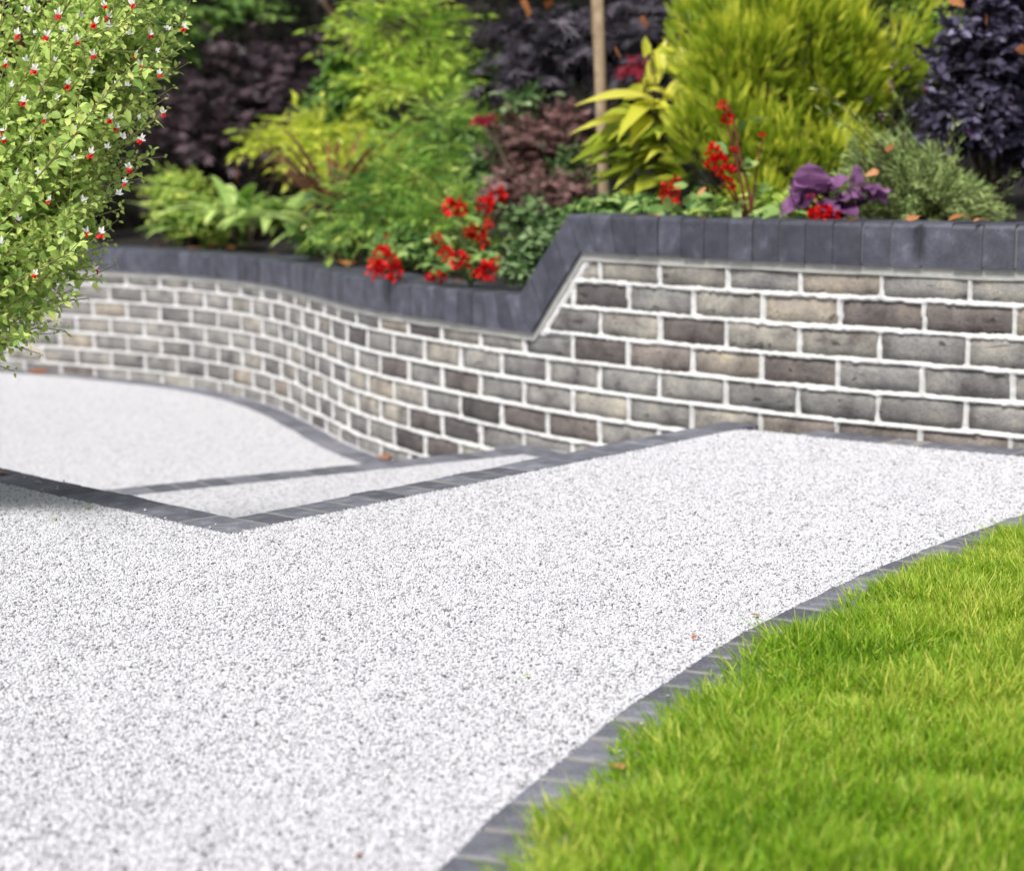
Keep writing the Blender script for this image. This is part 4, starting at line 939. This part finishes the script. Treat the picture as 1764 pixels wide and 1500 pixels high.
salvia_red('red_salvia', 'upright red salvia cluster with many heads above the low coping', spot(810, 492, 5.86), [(783, 357, 5.85, .062), (795, 360, 5.84, .05), (855, 336, 5.86, .054), (836, 356, 5.84, .056), (812, 398, 5.8, .056), (825, 402, 5.8, .045), (832, 417, 5.78, .042), (770, 436, 5.78, .045), (788, 444, 5.74, .056), (800, 452, 5.73, .045), (752, 410, 5.8, .034), (838, 468, 5.66, .060), (828, 474, 5.66, .045), (852, 455, 5.68, .046), (843, 385, 5.8, .03)],
           [(800, 380, 5.85, 7), (760, 420, 5.85, 8), (770, 455, 5.8, 10), (815, 440, 5.78, 10), (860, 420, 5.8, 9), (835, 445, 5.76, 8), (745, 455, 5.85, 6)], 35)
salvia_red('red_salvia', 'single red flower hanging onto the low coping between two clusters', spot(745, 470, 6.0), [(742, 477, 5.90, .036), (752, 476, 5.89, .040), (762, 479, 5.89, .03)], [(748, 462, 5.93, 5), (742, 440, 5.95, 4)], 36)
specs = [((1394, 340, 4.86), (1396, 288, 4.80), .095, .95, (0, -1.2, -.3)), ((1408, 335, 4.9), (1376, 306, 4.8), .055, .8), ((1400, 325, 4.9), (1424, 306, 4.82), .058, .85), ((1395, 345, 4.88), (1348, 352, 4.8), .05, .7), ((1470, 345, 4.9), (1480, 286, 4.88), .042, .8, (.4, -.5, 0)), ((1500, 345, 4.92), (1528, 324, 4.86), .046, .75), ((1490, 320, 4.9), (1530, 340, 4.86), .05, .6),
         ((1430, 350, 4.86), (1470, 328, 4.8), .05, .55), ((1415, 345, 4.85), (1440, 362, 4.78), .05, .35), ((1440, 355, 4.85), (1475, 362, 4.78), .05, .3), ((1450, 345, 4.86), (1438, 318, 4.82), .045, .45), ((1420, 330, 4.88), (1455, 300, 4.85), .05, .6)]
for k in range(18):
    u, v = r_.uniform(1360, 1510), r_.uniform(328, 372); a_ = r_.uniform(.2, 2.9); l = r_.uniform(18, 32)
    specs.append(((u, v, 4.87 + r_.normal(0, .03)), (u + l * math.cos(a_), v - l * math.sin(a_), 4.82 + r_.normal(0, .03)), r_.uniform(.028, .042), r_.uniform(.05, .7), (r_.normal(0, .5), 0, r_.normal(0, .3))))
big_leaves('plum_leaf_plant', 'plum purple plant with one broad pale purple leaf above the coping', 'plant', spot(1430, 395, 4.88), specs, F_PER, kind='round')
shrub('cover_plant', 'grey-green low plant tucked against the sloping coping', 'plant', [blob(925, 420, 55, 32, 5.75), blob(890, 455, 40, 28, 5.65), blob(960, 385, 50, 30, 5.85)], F_GREY, 'ovate', (.036, .6), 200, 10, seed=221, part_leaves=40)
shrub('cover_plant', 'dark green low plant behind the start of the high coping', 'plant', [blob(1070, 352, 60, 26, 5.45), blob(1010, 362, 50, 22, 5.6), blob(1120, 355, 40, 24, 5.3)], F_COVER, 'ovate', (.036, .55), 150, 9, seed=222, part_leaves=40)
shrub('cover_plant', 'pale green leafy plant among the red and plum plants on the high wall', 'plant', [blob(1240, 365, 60, 24, 5.1), blob(1330, 350, 50, 34, 5.1), blob(1370, 360, 40, 26, 5.0)], F_SPI, 'ovate', (.05, .5), 80, 8, seed=223, part_leaves=40)

# ------------------------------------------------------------------ the red and white flowering bush in front
F_HOT = foliage_mat('bush_leaf', (0.2, 0.38, 0.09), (1.0, 1.0, 0.36), .4, .45, (0.58, 0.74, 0.2))
F_WHITE = foliage_mat('white_petal', (.72, .70, .70), (.86, .85, .85), .3, .5)
def hot_bush():
    r = np.random.default_rng(900); base = np.array([-1.36, 3.42, .005])
    root = empty('flowering_bush', tuple(base), 'sharp green bush with small red and white flowers at the left edge of the picture', 'bush', None, 'thing')
    n = 300; tips = []
    outline_v = [-60, 0, 60, 130, 200, 300, 380, 450, 520, 570, 620, 655]; outline_u = [296, 282, 268, 262, 236, 196, 152, 140, 108, 70, 40, 10]
    for k in range(n):
        v = r.uniform(-120, 640); ue = np.interp(v, outline_v, outline_u); u = ue - abs(r.normal(0, 1)) * 150 * (.45 if r.random() < .35 else 1.2)
        Y = 3.45 + r.normal(0, .12) - .10 * (1 - np.clip((ue - u) / 260, 0, 1)) * r.random(); tips.append(spot(u, v, Y))
    for (u, v) in ((318, 45), (318, 62), (275, 130), (278, 195), (190, 22), (190, 395), (172, 482), (25, 640), (235, 240), (212, 300), (300, 92), (310, 20), (262, 160), (250, 185), (290, 118), (255, 270), (200, 330), (120, 530), (300, 150), (285, 70), (268, 215), (322, 30), (326, 75), (308, 110), (272, 100), (296, 38), (281, 15), (262, 60), (282, 172), (270, 190), (252, 215), (236, 268), (222, 315), (207, 360), (196, 420), (180, 455), (150, 515), (110, 570), (70, 610)): tips.append(spot(u, v, 3.40 + r.normal(0, .03)))
    for k in range(130):                                          # the side of the bush away from the picture
        q = norm(r.normal(size=(1, 3)))[0]; tips.append(np.array([-1.52, 3.55, .56]) + q * np.array([.42, .40, .36]) * r.uniform(.6, 1.0))
    tips = np.array(tips); P, D, N, L, T, paths, rads, ends = [], [], [], [], [], [], [], []
    for i, tip in enumerate(tips):
        h = tip[2]; q0 = base + np.r_[r.normal(0, .05, 2), 0]; ctrl = np.array([(min(tip[0] - .18, -.90) if tip[0] > -1.1 else -1.36 + .35 * (tip[0] + 1.36)) + r.normal(0, .05), 3.42 + r.normal(0, .05), h + np.interp(h, [.30, .50, .75, 1.0], [.10, -.04, -.17, -.26]) + r.normal(0, .03)])
        t = np.linspace(0, 1, 14)[:, None]; c = (1 - t) ** 2 * q0 + 2 * t * (1 - t) * ctrl + t * t * tip; paths.append(c); rads.append(np.linspace(.0035, .0009, 14)); ends.append((tip, norm((tip - c[-2])[None])[0]))
        subs = [c[6:]]
        for j in range(r.integers(4, 7)):
            m = r.integers(6, 13); tg = norm((c[min(m + 1, 13)] - c[m - 1])[None])[0]; dv = norm((tg * .8 + r.normal(0, .55, 3) + UP * .15)[None])[0]; ln = r.uniform(.05, .13)
            sp = c[m] + dv * ln * np.linspace(0, 1, 6)[:, None] + UP * ln * .15 * np.linspace(0, 1, 6)[:, None] ** 2; subs.append(sp); paths.append(sp); rads.append(np.linspace(.0014, .0006, 6)); ends.append((sp[-1], dv))
        for sp in subs:
            seg = np.linalg.norm(np.diff(sp, axis=0), axis=1); tot = seg.sum(); m = max(3, int(tot / .018)); q = np.linspace(.06, 1, m) * tot; cum = np.r_[0, np.cumsum(seg)]
            pp = np.stack([np.interp(q, cum, sp[:, k]) for k in range(3)], 1); tg = norm(np.gradient(pp, axis=0)) if m > 1 else None
            for sg in (1, -1):
                rot = r.uniform(0, 2 * np.pi); a0 = norm(np.cross(tg, UP + r.normal(0, .3, (m, 3)))); b0 = np.cross(tg, a0); ang = np.arange(m) * 1.57 + rot * 0
                sd = a0 * np.cos(ang)[:, None] * sg + b0 * np.sin(ang)[:, None] * sg
                P.append(pp + sd * .003); D.append(norm(sd + tg * .55 + r.normal(0, .18, (m, 3)))); N.append(norm(UP * .75 + np.array([0, -.75, 0]) + tg * .3 + r.normal(0, .3, (m, 3))))
                size = np.interp(q / tot, [0, .6, 1], [1, .8, .42]) * r.uniform(.7, 1.25, m); L.append(.0225 * size); T.append(np.clip(.38 + .32 * (q / tot - .4) + r.normal(0, .14, m), 0, 1))
    P, D, N, L, T = map(np.concatenate, (P, D, N, L, T)); ok = P[:, 2] > .02; P, D, N, L, T = (a[ok] for a in (P, D, N, L, T))
    print('bush leaves', len(P))
    add('branches', tubes_mesh('branches', paths, rads, plain_mat('green_twig', (.34, .38, .11), .7, (.22, .20, .08), 60)), root)
    Wd = L * r.uniform(.55, .72, len(L)); vis = inframe(P, -.005); sc_ = np.where(vis, L, 0) - (P[:, 1] - 3.2) * .05
    pick = np.argsort(-np.where(vis, sc_, -9))[:290]; mk = np.zeros(len(P), bool); mk[pick] = True
    leaf_objects('leaf', 'ovate', P[mk], D[mk], N[mk], L[mk], Wd[mk], T[mk], F_HOT, root, vary=6)
    mk = ~mk; add('foliage', leaves_mesh('foliage', 'ovate', P[mk], D[mk], N[mk], L[mk], Wd[mk], T[mk], F_HOT), root, kind='stuff')
    # flowers: pale hood and upper lobes over a two-lobed lower lip; some wholly pale
    Vh, Fh = shape('ovate')
    def petal(pos, d, nrm, l, w, mat):
        return pos, d, nrm, l, w, mat
    def flower_mesh(seed, which):
        q = np.random.default_rng(seed); X = []
        if which == 'pale':
            for (d, l, w) in (((.3, -.2, 1), .014, .008), ((-.35, -.1, .95), .012, .007), ((.1, -.9, .35), .012, .008), ((.7, -.3, .3), .010, .007)):
                X.append((np.zeros(3), np.array(d) + q.normal(0, .12, 3), np.array([0, -1, .4]), l, w))
        else:
            for (d, l, w) in (((.45, -.6, -.55), .0115, .0105), ((-.35, -.65, -.6), .0115, .0105), ((.05, -.8, -.3), .009, .010)):
                X.append((np.array([0, -.003, -.001]), np.array(d) + q.normal(0, .10, 3), np.array([0, -.7, .6]), l, w))
        P = np.array([x[0] for x in X]); D = np.array([x[1] for x in X]); N = np.array([x[2] for x in X]); L = np.array([x[3] for x in X]); W_ = np.array([x[4] for x in X])
        return leaves_mesh('petals' if which == 'pale' else 'lip', 'ovate', P, D, N, L, W_, q.uniform(.3, .9, len(P)), F_WHITE if which == 'pale' else F_RED, .2)
    PALE = [flower_mesh(k, 'pale') for k in range(4)]; LIP = [flower_mesh(20 + k, 'lip') for k in range(4)]
    spots = [(228, 8, 1), (45, 20, 0), (190, 28, 1), (187, 47, 0), (290, 52, 0), (317, 48, 1), (235, 95, 1), (241, 112, 1), (275, 128, 1), (132, 70, 1), (80, 62, 1), (110, 52, 0), (76, 148, 1), (118, 146, 1), (160, 128, 0), (220, 148, 0), (203, 148, 0), (176, 167, 0), (146, 202, 1), (123, 225, 1), (200, 220, 1), (210, 238, 0), (282, 195, 1), (245, 240, 1), (157, 265, 1), (221, 290, 1), (215, 315, 1), (148, 400, 1), (174, 402, 1), (60, 472, 1), (162, 464, 1), (8, 225, 1), (3, 240, 1), (10, 110, 1), (45, 105, 0), (42, 175, 1), (80, 205, 1), (180, 10, 1), (110, 410, 0), (68, 300, 0), (2, 420, 0), (190, 205, 1), (130, 225, 0), (95, 105, 0), (60, 60, 0), (140, 30, 0), (30, 300, 0), (205, 335, 0), (258, 60, 1), (270, 90, 0), (225, 60, 0), (160, 95, 1), (95, 170, 0), (20, 150, 0), (125, 275, 0), (185, 255, 0), (85, 345, 1), (30, 380, 0), (140, 345, 0), (55, 245, 0), (240, 205, 0), (165, 40, 1), (100, 25, 1), (60, 120, 1), (30, 60, 1)]
    for k, (u, v, red) in enumerate(spots):
        p = spot(u, v, 3.20 + r.normal(0, .02)); M = Matrix.Translation(p) @ Matrix.Rotation(r.normal(0, .6), 4, 'Z') @ Matrix.Rotation(r.normal(0, .35), 4, 'Y') @ Matrix.Scale(r.uniform(.65, .95), 4)
        f = place('flower', PALE[k % 4], M, root)
        if red:
            g = bpy.data.objects.new('lip', LIP[k % 4]); COL.objects.link(g); g.parent = f
        # short stalk back to the nearest twig end
        e = ends[int(np.argmin([np.linalg.norm(x[0] - p) for x in ends]))][0]
        if np.linalg.norm(e - p) < .25: stalks.append(arc(p + UP * .001, e + (np.array(p) - e) * .0, 0, 4, -.05))
    add('stalks', tubes_mesh('stalks', stalks, [np.linspace(.0007, .0009, 4)] * len(stalks), M_STEM), root, kind='stuff')
stalks = []
hot_bush()

# ------------------------------------------------------------------ fallen leaves and loose bits
def fallen(u, v, z, size, label, tone, seed, mat=None, lift=.003):
    r = np.random.default_rng(seed); b = (v - 750) / FPX; dy = math.cos(PITCH) - b * math.sin(PITCH); dzz = -math.sin(PITCH) - b * math.cos(PITCH)
    t = (z + lift - CAM_H) / dzz; p = np.array([(u - 882) / FPX * t, dy * t, z + lift])
    V, F = shape('big'); V = V.copy(); V[:, 2] = .5 * V[:, 2] + .05 * np.sin(V[:, 0] * 5 + seed) + .12 * V[:, 1] ** 2 * math.sin(seed); V[:, 1] *= .62 + .2 * np.sin(V[:, 0] * 9 + seed); V[:, 0] -= .5; V *= size
    V[:, 2] -= V[:, 2].min()
    c, s = math.cos(seed * 1.7), math.sin(seed * 1.7); V = np.stack([V[:, 0] * c - V[:, 1] * s, V[:, 0] * s + V[:, 1] * c, V[:, 2]], 1)
    me = bpy.data.meshes.new('fallen_leaf'); me.from_pydata(V.tolist(), [], F); me.materials.append(mat or F_ORANGE)
    a = me.attributes.new('tint', 'FLOAT', 'POINT'); a.data.foreach_set('value', np.full(len(V), tone, np.float32)); me.polygons.foreach_set('use_smooth', [True] * len(F))
    o = bpy.data.objects.new('fallen_leaf', me); COL.objects.link(o); o.location = p
    return tag(o, label, 'leaf', 'fallen leaves lying about the drive and wall', 'thing')
ZL, ZH = LOWB + COPE_H + .002, HIGHB + COPE_H + .002
for (u, v, z, s, lab, tn) in [
    (277, 424, ZL, .07, 'brown leaf at the left end of the low coping', .4), (335, 428, ZL, .09, 'pale pink-orange leaf on the low coping below the light green bush', .8), (365, 427, ZL, .08, 'deep orange leaf beside the pale one on the low coping', .5),
    (398, 431, ZL, .09, 'long orange leaf on the low coping below the strap plants', .55), (432, 431, ZL, .08, 'red-brown leaf on the low coping below the strap plants', .15), (470, 437, ZL, .05, 'small pale leaf on the low coping where it starts to bend', .75),
    (545, 446, ZL, .05, 'orange leaf on the low coping under the arching strap plant', .6), (592, 457, ZL, .09, 'tan leaf on the low coping left of the red cluster', .75), (612, 455, ZL, .06, 'tan leaf second on the low coping left of the red cluster', .6),
    (788, 485, ZL, .055, 'orange leaf on the low coping below the many-headed red salvia', .55), (896, 487, ZL, .05, 'rust leaf in the corner where the coping starts to climb', .4),
    (1085, 371, ZH, .035, 'rust leaf at the start of the high coping', .45), (1127, 373, ZH, .045, 'pale orange leaf on the high coping below the short red salvia', .75), (1210, 376, ZH, .035, 'rust leaf on the high coping left of the tall salvia', .4),
    (1468, 381, ZH, .04, 'brown leaf on the high coping right of the red flower', .3), (1573, 381, ZH, .065, 'bright orange leaf on the high coping below the lavender', .72), (1655, 380, ZH, .075, 'curled brown-orange leaf on the high coping at the right', .6), (1690, 382, ZH, .05, 'grey-tan leaf at the right foot of the lavender', .85),
    (1301, 1059, 0, .016, 'tiny rust leaf on the drive close to the kerb', .45), (1196, 1098, 0, .014, 'tiny orange leaf on the drive', .6), (1403, 1004, 0, .013, 'tiny brown leaf nearest the high wall on the drive', .4), (617, 1473, .001, .010, 'tiny brown scrap at the near edge of the drive', .3),
    (660, 790, Z_LOW, .07, 'orange leaf at the foot of the wall beside the step', .6), (66, 641, Z_LOW, .12, 'orange leaf at the foot of the wall under the bush', .55), (5, 815, 0, .03, 'orange leaf on the step edge at the left', .6)]:
    fallen(u, v, z, s, lab, tn, int(u + v), lift=.004 if z != 0 else .006)
for (u, v, s, lab) in ((908, 1163, .012, 'tiny green scrap in the middle of the drive'), (153, 872, .020, 'bright green leaf scrap at the edge of the step'), (92, 893, .014, 'small green leaf scrap on the drive below the bush')):
    fallen(u, v, 0, s, lab, .7, int(u), F_YG, .006)
def caught(u, v, Y, size, label, tone, seed):
    fallen(u, v, 0, size, label, tone, seed); o = [x for x in bpy.data.objects if x.get('label') == label][0]
    o.location = spot(u, v, Y); o.rotation_euler = (1.0 + .3 * math.sin(seed), .4 * math.cos(seed), seed)
for (u, v, Y, s_, lab, tn) in [(903, 14, 6.95, .11, 'large orange leaf caught in the slate maple left of the pale trunk', .6), (945, 8, 6.95, .05, 'small orange leaf caught in the slate maple near the large one', .5), (1107, 38, 6.7, .07, 'orange leaf caught in the dark maple right of the pale trunk', .55),
        (1062, 92, 6.3, .05, 'amber leaf caught beside the pale trunk', .75), (1645, 6, 5.2, .055, 'bright orange leaf caught at the top of the violet bush', .75), (1697, 36, 5.15, .04, 'rust leaf caught in the upper part of the violet bush', .4), (1760, 86, 5.15, .04, 'orange leaf caught in the violet bush at the right edge of the picture', .6),
        (1535, 256, 4.9, .04, 'brown leaf caught in the middle of the lavender', .35), (1502, 300, 4.85, .036, 'tan leaf caught between the plum leaves and the lavender', .9), (1212, 330, 4.85, .04, 'tan leaf caught below the tall red salvia', .9), (405, 300, 8.2, .07, 'rust leaf caught above the strap-leaved plants', .5)]:
    caught(u, v, Y, s_, lab, tn, int(u) % 17)
fallen(1062, 1322, 0, .024, 'dry tan leaf caught between the kerb and the grass', .9, 5, lift=.010)
